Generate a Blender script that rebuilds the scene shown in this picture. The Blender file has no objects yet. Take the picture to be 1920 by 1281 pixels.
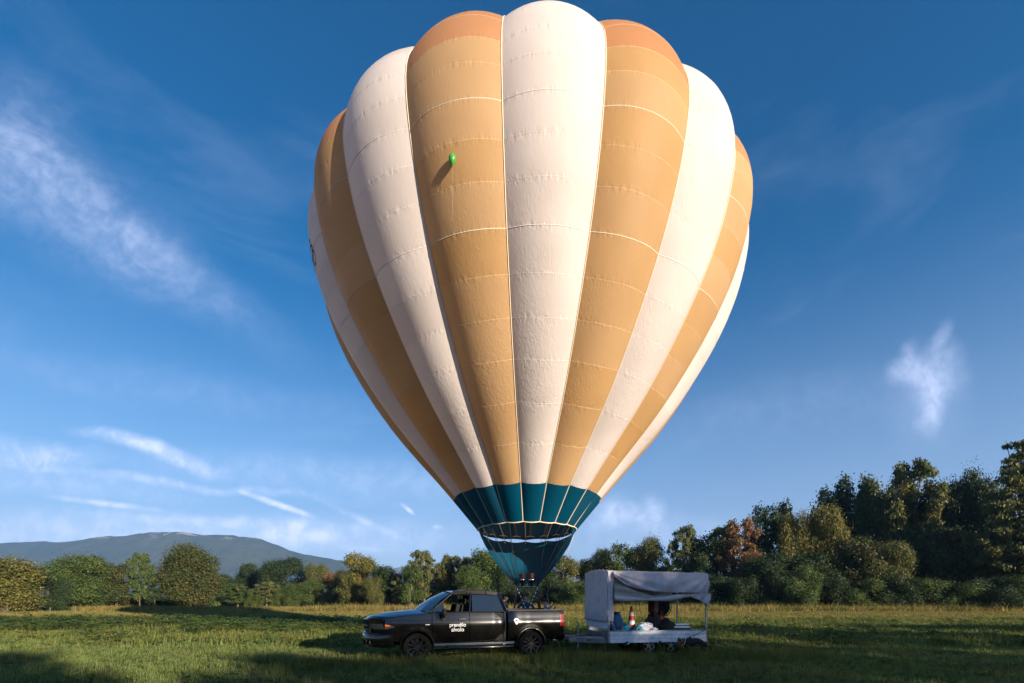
import bpy, bmesh, math, random
import numpy as np
from mathutils import Vector, Matrix

R = math.radians
sc = bpy.context.scene
col = sc.collection
F = 850.0          # focal length of the photograph in its own 1920 px frame
EYE = 1.7

# ------------------------------------------------------------------ camera
cam_d = bpy.data.cameras.new('camera')
cam = bpy.data.objects.new('camera', cam_d)
col.objects.link(cam)
cam.location = (0, 0, EYE)
cam.rotation_euler = (R(90), 0, 0)
cam_d.sensor_width = 36
cam_d.lens = 36 * F / 1920
cam_d.shift_y = (1123 - 640.5) / 1920
cam_d.clip_start = 0.1
cam_d.clip_end = 12000
sc.camera = cam

# ------------------------------------------------------------------ light
SUN_AZ = 45.0      # degrees to the right of straight behind the camera
SUN_EL = 12.0
sdir = Vector((math.sin(R(SUN_AZ)) * math.cos(R(SUN_EL)), -math.cos(R(SUN_AZ)) * math.cos(R(SUN_EL)), math.sin(R(SUN_EL))))
sd = bpy.data.lights.new('sun', 'SUN')
sd.energy = 5.0
sd.angle = R(0.5)
sd.color = (1.0, 0.85, 0.68)
so = bpy.data.objects.new('sun', sd)
so.rotation_euler = sdir.to_track_quat('Z', 'Y').to_euler()
so.location = (40, -40, 60)
col.objects.link(so)

world = bpy.data.worlds.new('World')
sc.world = world
world.use_nodes = True
wn = world.node_tree.nodes
wl = world.node_tree.links
wn.clear()


class NT:
    """small helper to write node trees"""
    def __init__(s, tree):
        s.t = tree

    def n(s, kind, **kw):
        nd = s.t.nodes.new(kind)
        for k, v in kw.items():
            setattr(nd, k, v)
        return nd

    def put(s, sock, v):
        if isinstance(v, bpy.types.NodeSocket):
            s.t.links.new(v, sock)
        elif v is not None:
            sock.default_value = v

    def math(s, op, a, b=None, c=None, clamp=False):
        nd = s.n('ShaderNodeMath', operation=op, use_clamp=clamp)
        s.put(nd.inputs[0], a)
        if b is not None: s.put(nd.inputs[1], b)
        if c is not None: s.put(nd.inputs[2], c)
        return nd.outputs[0]

    def mix(s, f, a, b, blend='MIX'):
        nd = s.n('ShaderNodeMix', data_type='RGBA', blend_type=blend)
        s.put(nd.inputs[0], f)
        s.put(nd.inputs[6], a if isinstance(a, bpy.types.NodeSocket) else (*a, 1))
        s.put(nd.inputs[7], b if isinstance(b, bpy.types.NodeSocket) else (*b, 1))
        return nd.outputs[2]

    def noise(s, vec, scale, detail=3, rough=0.5, dist=0.0):
        nd = s.n('ShaderNodeTexNoise')
        if vec is not None: s.put(nd.inputs['Vector'], vec)
        nd.inputs['Scale'].default_value = scale
        nd.inputs['Detail'].default_value = detail
        nd.inputs['Roughness'].default_value = rough
        nd.inputs['Distortion'].default_value = dist
        return nd.outputs['Fac']

    def ramp(s, f, a, b, lo=0.0, hi=1.0, smooth=True):
        nd = s.n('ShaderNodeMapRange', interpolation_type='SMOOTHSTEP' if smooth else 'LINEAR')
        s.put(nd.inputs['Value'], f)
        nd.inputs['From Min'].default_value = a
        nd.inputs['From Max'].default_value = b
        nd.inputs['To Min'].default_value = lo
        nd.inputs['To Max'].default_value = hi
        return nd.outputs[0]


W = NT(world.node_tree)
sky = W.n('ShaderNodeTexSky', sky_type='NISHITA')
sky.sun_disc = False
sky.sun_elevation = R(SUN_EL)
sky.sun_rotation = math.atan2(sdir.x, sdir.y)
sky.altitude = 200
sky.air_density = 1.0
sky.dust_density = 0.6
sky.ozone_density = 2.6
tc = W.n('ShaderNodeTexCoord')
sep = W.n('ShaderNodeSeparateXYZ')
W.put(sep.inputs[0], tc.outputs['Generated'])
yy = W.math('MAXIMUM', sep.outputs[1], 0.05)
uu = W.math('DIVIDE', sep.outputs[0], yy)
vv = W.math('DIVIDE', sep.outputs[2], yy)
cmb = W.n('ShaderNodeCombineXYZ')
W.put(cmb.inputs[0], uu); W.put(cmb.inputs[1], vv)
uv = cmb.outputs[0]
front = W.ramp(sep.outputs[1], 0.08, 0.25)
wv = W.n('ShaderNodeTexNoise'); W.put(wv.inputs['Vector'], uv)
wv.inputs['Scale'].default_value = 5.0; wv.inputs['Detail'].default_value = 4.0
warp = W.n('ShaderNodeVectorMath', operation='MULTIPLY_ADD')
W.put(warp.inputs[0], wv.outputs['Color']); warp.inputs[1].default_value = (0.09, 0.07, 0); warp.inputs[2].default_value = (-0.045, -0.035, 0)
wadd = W.n('ShaderNodeVectorMath', operation='ADD')
W.put(wadd.inputs[0], uv); W.put(wadd.inputs[1], warp.outputs[0])
uvw = wadd.outputs[0]


def cloud_blob(px, py, a, b, ang, amt, warped=True, core=0.0):
    mp = W.n('ShaderNodeMapping', vector_type='TEXTURE')
    W.put(mp.inputs['Vector'], uvw if warped else uv)
    mp.inputs['Location'].default_value = ((px - 960) / F, (1123 - py) / F, 0)
    mp.inputs['Rotation'].default_value = (0, 0, R(ang))
    mp.inputs['Scale'].default_value = (a / F, b / F, 1)
    ln = W.n('ShaderNodeVectorMath', operation='LENGTH')
    W.put(ln.inputs[0], mp.outputs[0])
    return W.ramp(ln.outputs['Value'], 1.0, core, 0.0, amt)


# streaky high cloud texture running down to the right
mst = W.n('ShaderNodeMapping', vector_type='TEXTURE'); W.put(mst.inputs['Vector'], uvw)
mst.inputs['Rotation'].default_value = (0, 0, R(-28)); mst.inputs['Scale'].default_value = (3.2, 1.0, 1)
tex = W.noise(mst.outputs[0], 9.0, 9, 0.68, 0.6)
texs = W.ramp(tex, 0.30, 0.72)
texf = W.ramp(W.noise(uvw, 26.0, 6, 0.6, 0.3), 0.30, 0.75)
cirrus = None
for args in [(110, 370, 430, 145, -32, 0.30), (10, 300, 250, 95, -24, 0.30), (250, 430, 280, 60, -35, 0.17), (330, 520, 380, 75, -32, 0.20),
             (60, 210, 190, 110, -45, 0.16)]:
    m = cloud_blob(*args)
    cirrus = m if cirrus is None else W.math('ADD', cirrus, m)
cirrus = W.math('MULTIPLY', cirrus, W.ramp(W.math('ADD', W.math('MULTIPLY', texs, 0.6), W.math('MULTIPLY', texf, 0.4)), 0.0, 1.0, 0.34, 1.0))
low = None
for args in [(285, 842, 190, 24, -16, 0.50), (60, 850, 170, 42, -4, 0.34), (200, 945, 150, 9, -7, 0.45), (330, 905, 420, 14, -7, 0.22),
             (518, 945, 95, 9, -19, 0.85), (765, 955, 24, 6, -40, 0.6), (700, 985, 130, 10, -25, 0.2), (820, 988, 16, 6, 0, 0.3),
             (150, 1000, 520, 70, 0, 0.34), (600, 1010, 440, 60, 0, 0.28), (120, 905, 420, 36, -5, 0.16), (430, 975, 380, 16, -3, 0.22), (640, 900, 700, 60, -6, 0.12),
             (1150, 970, 60, 40, 10, 0.30), (1215, 965, 40, 50, -40, 0.28), (1230, 1000, 260, 60, 0, 0.16), (1500, 760, 500, 90, 10, 0.035),
             (300, 720, 600, 60, -8, 0.05)]:
    m = cloud_blob(*args, warped=args[3] > 12)
    low = m if low is None else W.math('ADD', low, m)
low = W.math('MULTIPLY', low, W.ramp(texf, 0, 1, 0.95, 2.1))
puff = None
for args in [(505, 993, 34, 16, 0, 0.7), (548, 990, 26, 18, 0, 0.75), (590, 1000, 40, 16, -4, 0.7), (560, 1008, 100, 14, -4, 0.45), (690, 1028, 70, 8, 0, 0.3),
             (1693, 688, 62, 32, 15, 0.42), (1735, 718, 62, 52, -40, 0.45), (1742, 768, 36, 58, 0, 0.42), (1775, 690, 62, 66, 0, 0.30), (1772, 636, 20, 44, -10, 0.25),
             (1705, 655, 36, 26, 40, 0.25), (1740, 740, 110, 140, 0, 0.14)]:
    m = cloud_blob(*args, warped=True)
    puff = m if puff is None else W.math('ADD', puff, m)
puff = W.math('MULTIPLY', puff, W.ramp(W.noise(uvw, 40.0, 6, 0.62, 0.3), 0.25, 0.66, 0.55, 1.05))
front_clouds = W.math('MULTIPLY', W.math('ADD', W.math('ADD', cirrus, low), puff), front)
# thin veil over the whole sky, also behind the camera
gv = W.n('ShaderNodeMapping', vector_type='TEXTURE'); W.put(gv.inputs['Vector'], tc.outputs['Generated']); gv.inputs['Scale'].default_value = (1, 1, 0.3)
veil = W.math('MULTIPLY', W.ramp(W.noise(gv.outputs[0], 2.4, 6, 0.6, 0.6), 0.5, 0.85), 0.10)
fac = W.math('ADD', front_clouds, veil, clamp=True)
hs = W.n('ShaderNodeHueSaturation')
hs.inputs['Saturation'].default_value = 1.42
hs.inputs['Hue'].default_value = 0.503
hs.inputs['Value'].default_value = 0.85
W.put(hs.inputs['Color'], sky.outputs[0])
gm = W.n('ShaderNodeGamma'); gm.inputs[1].default_value = 1.0
W.put(gm.inputs[0], hs.outputs[0])
cloudcol = (4.6, 5.2, 7.2)
el_ = W.ramp(sep.outputs[2], 0.0, 0.30)
base_sky = W.mix(el_, (0.60, 0.62, 0.84), (1.0, 1.0, 1.0))
base_sky = W.mix(1.0, gm.outputs[0], base_sky, 'MULTIPLY')
base_sky = W.mix(W.ramp(sep.outputs[2], 0.60, 0.02, 0.0, 0.42), base_sky, (3.0, 3.5, 5.1))
skycol = W.mix(fac, base_sky, cloudcol)
bg = W.n('ShaderNodeBackground')
bg.inputs['Strength'].default_value = 0.078
W.put(bg.inputs['Color'], skycol)
wo = W.n('ShaderNodeOutputWorld')
W.put(wo.inputs['Surface'], bg.outputs[0])

sc.view_settings.view_transform = 'Standard'
sc.view_settings.look = 'None'
sc.view_settings.exposure = 1.3
sc.view_settings.gamma = 1.0
sc.view_settings.use_curve_mapping = False
sc.render.engine = 'CYCLES'
sc.cycles.use_denoising = True
sc.cycles.max_bounces = 6
sc.cycles.diffuse_bounces = 3
sc.cycles.transparent_max_bounces = 8
sc.cycles.volume_bounces = 0

rnd = random.Random(7)
nr = np.random.default_rng(7)


def at(px, py, D):
    """point of the place seen at a pixel of the photograph, D metres ahead"""
    return Vector(((px - 960) / F * D, D, EYE + (1123 - py) / F * D))


# ------------------------------------------------------------------ materials
MATS = {}


def pmat(name, base, rough=0.6, metal=0.0, noise=None, spec=0.5, bump=None, coat=0.0, coat_rough=0.05, ior=None, transl=0.0, obj_rand=0.0, island=0.0):
    """principled material; noise = (scale, other colour, amount); bump = (scale, strength, distance)"""
    m = bpy.data.materials.new(name)
    m.use_nodes = True
    T = NT(m.node_tree)
    b = m.node_tree.nodes['Principled BSDF']
    out = m.node_tree.nodes['Material Output']
    b.inputs['Roughness'].default_value = rough
    b.inputs['Metallic'].default_value = metal
    b.inputs['Specular IOR Level'].default_value = spec
    if ior: b.inputs['IOR'].default_value = ior
    b.inputs['Coat Weight'].default_value = coat
    b.inputs['Coat Roughness'].default_value = coat_rough
    c = (*base, 1)
    cs = None
    tco = T.n('ShaderNodeTexCoord').outputs['Object']
    if noise:
        f = T.ramp(T.noise(tco, noise[0], 5, 0.6), 0.5 - noise[3] if len(noise) > 3 else 0.35, 0.5 + (noise[3] if len(noise) > 3 else 0.15))
        f = T.math('MULTIPLY', f, noise[2])
        cs = T.mix(f, base, noise[1])
    if obj_rand:
        oi = T.n('ShaderNodeObjectInfo')
        h = T.n('ShaderNodeHueSaturation')
        T.put(h.inputs['Value'], T.ramp(oi.outputs['Random'], 0, 1, 1 - obj_rand, 1 + obj_rand, False))
        T.put(h.inputs['Hue'], T.ramp(oi.outputs['Random'], 0, 1, 0.5 - obj_rand * 0.05, 0.5 + obj_rand * 0.05, False))
        T.put(h.inputs['Color'], cs if cs else c)
        cs = h.outputs[0]
    if island:
        g = T.n('ShaderNodeNewGeometry')
        h = T.n('ShaderNodeHueSaturation')
        T.put(h.inputs['Value'], T.ramp(g.outputs['Random Per Island'], 0, 1, 1 - island, 1 + island, False))
        T.put(h.inputs['Color'], cs if cs else c)
        cs = h.outputs[0]
    T.put(b.inputs['Base Color'], cs if cs else c)
    if bump:
        bp = T.n('ShaderNodeBump')
        bp.inputs['Strength'].default_value = bump[1]
        bp.inputs['Distance'].default_value = bump[2]
        T.put(bp.inputs['Height'], T.noise(tco, bump[0], 5, 0.6))
        T.put(b.inputs['Normal'], bp.outputs[0])
    if transl:
        tr = T.n('ShaderNodeBsdfTranslucent')
        T.put(tr.inputs['Color'], cs if cs else c)
        mx = T.n('ShaderNodeMixShader')
        mx.inputs[0].default_value = transl
        T.put(mx.inputs[1], b.outputs[0]); T.put(mx.inputs[2], tr.outputs[0])
        T.put(out.inputs['Surface'], mx.outputs[0])
    MATS[name] = m
    return m


def fabric(name, base, transl=0.38, rough=0.58, lo=0.36):
    """ripstop balloon cloth: fine puckers, coarser folds towards the bottom of the envelope"""
    m = bpy.data.materials.new(name)
    m.use_nodes = True
    T = NT(m.node_tree)
    b = m.node_tree.nodes['Principled BSDF']
    out = m.node_tree.nodes['Material Output']
    tco = T.n('ShaderNodeTexCoord').outputs['Object']
    sp = T.n('ShaderNodeSeparateXYZ'); T.put(sp.inputs[0], tco)
    big = T.noise(tco, 0.6, 3)
    c2 = tuple(x * 0.90 for x in base)
    c = T.mix(T.ramp(big, 0.3, 0.7), base, c2)
    hv_ = T.n('ShaderNodeHueSaturation')          # each sewn panel has faded a little differently
    oi_ = T.n('ShaderNodeObjectInfo')
    T.put(hv_.inputs['Value'], T.ramp(oi_.outputs['Random'], 0, 1, 0.955, 1.03, False))
    T.put(hv_.inputs['Saturation'], T.ramp(oi_.outputs['Random'], 0, 1, 1.06, 0.94, False))
    T.put(hv_.inputs['Color'], c)
    c = hv_.outputs[0]
    T.put(b.inputs['Base Color'], c)
    b.inputs['Roughness'].default_value = rough
    b.inputs['Specular IOR Level'].default_value = 0.22
    mp = T.n('ShaderNodeMapping'); T.put(mp.inputs['Vector'], tco); mp.inputs['Scale'].default_value = (1, 1, 0.22)
    n1 = T.noise(mp.outputs[0], 15.0, 5, 0.65, 0.6)
    n2 = T.noise(tco, 1.5, 3, 0.5, 0.2)
    # folds live where the cloth is slack: lower two thirds, fading upward, in drifting patches
    zmask = T.ramp(sp.outputs[2], 14.5, 6.5, 0.10, 1.0)
    pm = T.math('MULTIPLY', zmask, T.ramp(T.noise(tco, 0.55, 3), 0.36, 0.62, 0.25, 1.0))
    bp = T.n('ShaderNodeBump'); bp.inputs['Distance'].default_value = 0.060
    T.put(bp.inputs['Strength'], T.math('MULTIPLY', pm, lo))
    T.put(bp.inputs['Height'], n1)
    bp2 = T.n('ShaderNodeBump'); bp2.inputs['Distance'].default_value = 0.10; bp2.inputs['Strength'].default_value = 0.05
    T.put(bp2.inputs['Height'], n2); T.put(bp2.inputs['Normal'], bp.outputs[0])
    at_ = T.n('ShaderNodeAttribute', attribute_name='seam')   # 1 at the cross seams: stitching puckers
    mp3 = T.n('ShaderNodeMapping'); T.put(mp3.inputs['Vector'], tco); mp3.inputs['Scale'].default_value = (1, 1, 0.10)
    n3 = T.noise(mp3.outputs[0], 9.0, 3, 0.6, 0.2)
    bp3 = T.n('ShaderNodeBump'); bp3.inputs['Distance'].default_value = 0.075
    T.put(bp3.inputs['Strength'], T.math('MULTIPLY', T.math('POWER', at_.outputs['Fac'], 1.6), 0.55))
    T.put(bp3.inputs['Height'], n3); T.put(bp3.inputs['Normal'], bp2.outputs[0])
    T.put(b.inputs['Normal'], bp3.outputs[0])
    tr = T.n('ShaderNodeBsdfTranslucent'); T.put(tr.inputs['Color'], c)
    mx = T.n('ShaderNodeMixShader'); mx.inputs[0].default_value = transl
    T.put(mx.inputs[1], b.outputs[0]); T.put(mx.inputs[2], tr.outputs[0])
    T.put(out.inputs['Surface'], mx.outputs[0])
    MATS[name] = m
    return m


M_WHITEF = fabric('white_balloon_cloth', (0.84, 0.77, 0.73))
M_TANF = fabric('tan_balloon_cloth', (0.62, 0.39, 0.185))
M_ORANGEF = fabric('orange_balloon_cloth', (0.60, 0.285, 0.12))
M_TEALF = fabric('teal_balloon_cloth', (0.002, 0.080, 0.150), lo=0.4, transl=0.35, rough=0.45)
M_CREAM = pmat('cream_webbing', (0.72, 0.62, 0.45), 0.7)
M_SEAMW = pmat('white_seam', (0.74, 0.66, 0.62), 0.7)
M_SEAMT = pmat('tan_seam', (0.66, 0.44, 0.23), 0.7)
M_CORD = pmat('black_cord', (0.02, 0.02, 0.025), 0.6)
M_ROPE = pmat('pale_rope', (0.55, 0.45, 0.38), 0.8, noise=(60, (0.3, 0.2, 0.15), 0.6))
M_WHITE = pmat('white_cloth_strip', (0.82, 0.84, 0.88), 0.6)
M_PAINT = pmat('black_car_paint', (0.0010, 0.0010, 0.0013), 0.21, spec=0.42, coat=0.8, coat_rough=0.04, noise=(3.0, (0.006, 0.005, 0.004), 0.5))
M_PLASTIC = pmat('black_plastic', (0.006, 0.006, 0.006), 0.5, spec=0.3, noise=(14, (0.014, 0.013, 0.012), 0.5))
M_RUBBER = pmat('tyre_rubber', (0.004, 0.004, 0.004), 0.8, spec=0.2, noise=(9, (0.010, 0.009, 0.007), 0.6))
M_RIM = pmat('dark_alloy', (0.10, 0.10, 0.11), 0.22, 0.8)
M_SILVER = pmat('silver_metal', (0.55, 0.56, 0.58), 0.35, 0.9)
M_CHROME = pmat('bright_metal', (0.75, 0.75, 0.76), 0.16, 1.0)
M_GLASS = pmat('tinted_glass', (0.008, 0.010, 0.012), 0.04, spec=0.9, ior=1.75)
M_WSGLASS = pmat('windscreen_glass', (0.010, 0.020, 0.026), 0.03, spec=1.0, ior=2.1)
M_LAMPG = pmat('lamp_glass', (0.03, 0.035, 0.045), 0.08, spec=0.9, coat=1)
M_AMBER = pmat('amber_lens', (0.42, 0.10, 0.01), 0.15, coat=1)
M_RED = pmat('red_lens', (0.30, 0.004, 0.006), 0.3, coat=0.5, spec=0.3)
M_INT = pmat('dark_interior', (0.01, 0.01, 0.01), 0.9)
M_LET = pmat('white_lettering', (0.85, 0.85, 0.85), 0.45)
M_TARP = pmat('grey_tarpaulin', (0.72, 0.65, 0.68), 0.55, noise=(5, (0.52, 0.48, 0.53), 0.7, 0.2), bump=(14, 0.5, 0.03), transl=0.12, spec=0.3)
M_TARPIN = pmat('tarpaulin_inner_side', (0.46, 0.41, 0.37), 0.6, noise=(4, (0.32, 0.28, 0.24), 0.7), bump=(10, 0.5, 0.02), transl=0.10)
M_ALU = pmat('scratched_aluminium', (0.90, 0.91, 0.94), 0.5, 0.0, noise=(9, (0.60, 0.62, 0.66), 0.6), bump=(40, 0.15, 0.004))
M_ALUG = pmat('dull_grey_metal', (0.26, 0.28, 0.31), 0.5, 0.35, noise=(7, (0.16, 0.15, 0.14), 0.7))
M_STEEL = pmat('galvanised_steel', (0.42, 0.45, 0.48), 0.45, 0.6, noise=(20, (0.28, 0.27, 0.26), 0.6))
M_WOOD = pmat('plywood', (0.12, 0.085, 0.055), 0.8, noise=(6, (0.07, 0.05, 0.035), 0.8))
M_BLUE = pmat('dark_blue_plastic', (0.006, 0.13, 0.34), 0.35, noise=(8, (0.0, 0.02, 0.08), 0.7))
M_CYAN = pmat('turquoise_cloth', (0.01, 0.32, 0.44), 0.6, noise=(9, (0.0, 0.10, 0.20), 0.8), bump=(12, 0.6, 0.03))
M_CONE = pmat('orange_red_cone', (0.62, 0.045, 0.02), 0.5, noise=(12, (0.38, 0.03, 0.02), 0.6))
M_CONEW = pmat('white_cone_band', (0.72, 0.72, 0.72), 0.4, noise=(12, (0.5, 0.48, 0.46), 0.6))
M_BAGW = pmat('crumpled_white_bag', (0.62, 0.63, 0.72), 0.5, noise=(9, (0.42, 0.42, 0.52), 0.6), bump=(16, 0.7, 0.03))
M_BAGB = pmat('black_bag_cloth', (0.012, 0.012, 0.014), 0.7, bump=(14, 0.6, 0.03))
M_BROWN = pmat('brown_leather', (0.10, 0.035, 0.02), 0.5, noise=(12, (0.05, 0.02, 0.012), 0.7))
M_WICKER = pmat('wicker', (0.26, 0.14, 0.055), 0.7, noise=(30, (0.14, 0.07, 0.03), 0.7))
M_COPPER = pmat('burner_coil', (0.30, 0.15, 0.11), 0.35, 0.8)
M_SKIN = pmat('skin', (0.50, 0.28, 0.19), 0.5)
M_HAIR = pmat('dark_hair', (0.03, 0.018, 0.012), 0.7)
M_SHIRT = pmat('blue_shirt', (0.015, 0.06, 0.13), 0.8, bump=(14, 0.4, 0.02))
M_SHIRTD = pmat('dark_shirt', (0.02, 0.02, 0.03), 0.8, bump=(14, 0.4, 0.02))
M_SHIRTL = pmat('light_blue_shirt', (0.06, 0.24, 0.38), 0.8, bump=(14, 0.4, 0.02))
M_TROUSER = pmat('dark_trousers', (0.025, 0.03, 0.045), 0.85)
M_GLOVE = pmat('orange_leather_glove', (0.50, 0.20, 0.10), 0.6)
M_GREENB = pmat('green_rubber', (0.07, 0.42, 0.05), 0.25, coat=0.6, transl=0.25)
M_MARK = pmat('black_print', (0.01, 0.01, 0.012), 0.6)
M_REDW = pmat('red_metal', (0.38, 0.02, 0.02), 0.5)


def bark(name, base):
    return pmat(name, base, 0.9, noise=(7, tuple(x * 0.5 for x in base), 0.8), bump=(18, 0.8, 0.03))


M_BARK = bark('grey_brown_bark', (0.10, 0.075, 0.05))
M_BARKP = bark('pale_bark', (0.20, 0.17, 0.12))


def leafmat(name, base, other, var=0.45):
    m = bpy.data.materials.new(name)
    m.use_nodes = True
    T = NT(m.node_tree)
    b = m.node_tree.nodes['Principled BSDF']
    out = m.node_tree.nodes['Material Output']
    tco = T.n('ShaderNodeTexCoord').outputs['Object']
    g = T.n('ShaderNodeNewGeometry')
    f = T.ramp(T.noise(tco, 0.45, 3), 0.40, 0.62)
    f = T.math('MULTIPLY', f, 0.9)
    f2 = T.ramp(g.outputs['Random Per Island'], 0.72, 1.0, 0.0, 0.55, False)
    c = T.mix(T.math('MAXIMUM', f, f2), base, other)
    h = T.n('ShaderNodeHueSaturation')
    T.put(h.inputs['Value'], T.ramp(g.outputs['Random Per Island'], 0, 1, 1 - var, 1 + var, False))
    T.put(h.inputs['Color'], c)
    T.put(b.inputs['Base Color'], h.outputs[0])
    b.inputs['Roughness'].default_value = 0.55
    b.inputs['Specular IOR Level'].default_value = 0.3
    tr = T.n('ShaderNodeBsdfTranslucent'); T.put(tr.inputs['Color'], h.outputs[0])
    mx = T.n('ShaderNodeMixShader'); mx.inputs[0].default_value = 0.3
    T.put(mx.inputs[1], b.outputs[0]); T.put(mx.inputs[2], tr.outputs[0])
    T.put(out.inputs['Surface'], mx.outputs[0])
    return m


LEAF = {
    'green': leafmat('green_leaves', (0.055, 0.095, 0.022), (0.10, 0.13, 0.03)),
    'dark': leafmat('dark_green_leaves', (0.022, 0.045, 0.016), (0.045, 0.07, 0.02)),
    'gold': leafmat('golden_leaves', (0.21, 0.175, 0.035), (0.12, 0.125, 0.03)),
    'goldg': leafmat('yellow_green_leaves', (0.17, 0.155, 0.035), (0.10, 0.11, 0.028)),
    'olive': leafmat('olive_leaves', (0.090, 0.110, 0.028), (0.145, 0.135, 0.035)),
    'brown': leafmat('brown_green_leaves', (0.056, 0.078, 0.022), (0.090, 0.085, 0.026)),
    'rust': leafmat('rusty_leaves', (0.26, 0.13, 0.06), (0.14, 0.10, 0.035)),
    'pale': leafmat('pale_green_leaves', (0.10, 0.125, 0.04), (0.16, 0.16, 0.05)),
}

# ------------------------------------------------------------------ mesh helpers


class MB:
    def __init__(s):
        s.v = []; s.f = []

    def add(s, verts, faces):
        o = len(s.v)
        s.v += [tuple(p) for p in verts]
        s.f += [tuple(i + o for i in f) for f in faces]
        return s

    def box(s, c, size, rot=None, taper=1.0):
        hx, hy, hz = size[0] / 2, size[1] / 2, size[2] / 2
        vs = []
        for z, k in ((-hz, 1.0), (hz, taper)):
            for x, y in ((-hx, -hy), (hx, -hy), (hx, hy), (-hx, hy)):
                p = Vector((x * k, y * k, z))
                if rot is not None: p = rot @ p
                vs.append(p + Vector(c))
        return s.add(vs, [(0, 3, 2, 1), (4, 5, 6, 7), (0, 1, 5, 4), (1, 2, 6, 5), (2, 3, 7, 6), (3, 0, 4, 7)])

    def beam(s, a, b, w, h=None, up=(0, 0, 1)):
        a = Vector(a); b = Vector(b); d = (b - a)
        L = d.length; d.normalize(); h = h or w
        u = Vector(up)
        if abs(d.dot(u)) > 0.95: u = Vector((0, 1, 0))
        x = d.cross(u).normalized(); z = x.cross(d).normalized()
        vs = []
        for p in (a, b):
            for i, j in ((-1, -1), (1, -1), (1, 1), (-1, 1)):
                vs.append(p + x * i * w / 2 + z * j * h / 2)
        return s.add(vs, [(0, 1, 2, 3), (7, 6, 5, 4), (0, 4, 5, 1), (1, 5, 6, 2), (2, 6, 7, 3), (3, 7, 4, 0)])

    def tube(s, pts, r, n=8, cap=True):
        pts = [Vector(p) for p in pts]
        rs = r if isinstance(r, (list, tuple)) else [r] * len(pts)
        rings = []
        ref = Vector((0, 0, 1))
        for i, p in enumerate(pts):
            d = (pts[min(i + 1, len(pts) - 1)] - pts[max(i - 1, 0)]).normalized()
            u = ref if abs(d.dot(ref)) < 0.9 else Vector((0, 1, 0))
            x = d.cross(u).normalized(); y = x.cross(d).normalized()
            rings.append([p + (x * math.cos(2 * math.pi * k / n) + y * math.sin(2 * math.pi * k / n)) * rs[i] for k in range(n)])
        vs = [q for ring in rings for q in ring]
        fs = []
        for i in range(len(pts) - 1):
            for k in range(n):
                a = i * n + k; b = i * n + (k + 1) % n
                fs.append((a, b, b + n, a + n))
        if cap:
            fs.append(tuple(range(n - 1, -1, -1)))
            fs.append(tuple(range((len(pts) - 1) * n, len(pts) * n)))
        return s.add(vs, fs)

    def lathe(s, prof, c=(0, 0, 0), n=20, axis='Z', a0=0.0, a1=2 * math.pi):
        full = abs(a1 - a0 - 2 * math.pi) < 1e-6
        cols = n if full else n + 1
        vs = []
        for r_, h in prof:
            for k in range(cols):
                a = a0 + (a1 - a0) * k / n
                p = (r_ * math.cos(a), r_ * math.sin(a), h)
                if axis == 'Y': p = (p[0], p[2], p[1])
                if axis == 'X': p = (p[2], p[0], p[1])
                vs.append(Vector(p) + Vector(c))
        fs = []
        for i in range(len(prof) - 1):
            for k in range(n):
                k2 = (k + 1) % cols
                fs.append((i * cols + k, i * cols + k2, (i + 1) * cols + k2, (i + 1) * cols + k))
        return s.add(vs, fs)

    def grid(s, rows):
        """rows: list of equally long lists of points"""
        m = len(rows[0])
        vs = [p for r_ in rows for p in r_]
        fs = []
        for i in range(len(rows) - 1):
            for k in range(m - 1):
                a = i * m + k
                fs.append((a, a + 1, a + m + 1, a + m))
        return s.add(vs, fs)

    def sphere(s, c, r, n=12, m=8, noise=0.0, seed=0):
        rr = random.Random(seed)
        r = r if isinstance(r, (tuple, list)) else (r, r, r)
        rows = []
        jit = [[1 + rr.uniform(-noise, noise) for _ in range(n)] for _ in range(m + 1)]
        for i in range(m + 1):
            th = math.pi * i / m
            row = []
            for k in range(n + 1):
                a = 2 * math.pi * k / n
                j = jit[i][k % n] if 0 < i < m else 1
                row.append(Vector((math.sin(th) * math.cos(a) * r[0] * j, math.sin(th) * math.sin(a) * r[1] * j, -math.cos(th) * r[2] * j)) + Vector(c))
            rows.append(row)
        return s.grid(rows)

    def mesh(s, name, mat, smooth=True, merge=True, angle=40):
        me = bpy.data.meshes.new(name)
        me.from_pydata([tuple(p) for p in s.v], [], s.f)
        me.update()
        if merge:
            bm = bmesh.new(); bm.from_mesh(me)
            bmesh.ops.remove_doubles(bm, verts=bm.verts, dist=0.0004)
            bmesh.ops.recalc_face_normals(bm, faces=bm.faces)
            bm.to_mesh(me); bm.free()
        if mat: me.materials.append(mat)
        if smooth:
            me.polygons.foreach_set('use_smooth', [True] * len(me.polygons))
            me.set_sharp_from_angle(angle=R(angle))
        return me

    def build(s, name, mat, parent=None, smooth=True, merge=True, angle=40, bevel=0.0, label=None):
        me = s.mesh(name, mat, smooth, merge, angle)
        o = bpy.data.objects.new(name, me)
        col.objects.link(o)
        if parent is not None: o.parent = parent
        if bevel:
            b = o.modifiers.new('bevel', 'BEVEL'); b.width = bevel; b.segments = 2; b.limit_method = 'ANGLE'; b.angle_limit = R(35)
        if label: o['label'] = label
        return o


def thing(name, label, cat, loc=(0, 0, 0), rz=0.0, group=None):
    o = bpy.data.objects.new(name, None)
    o.empty_display_size = 0.3
    col.objects.link(o)
    o.location = loc
    o.rotation_euler = (0, 0, rz)
    o['label'] = label; o['category'] = cat
    if group: o['group'] = group
    return o


def tag(o, label, cat, group=None):
    o['label'] = label; o['category'] = cat
    if group: o['group'] = group
    return o


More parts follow.
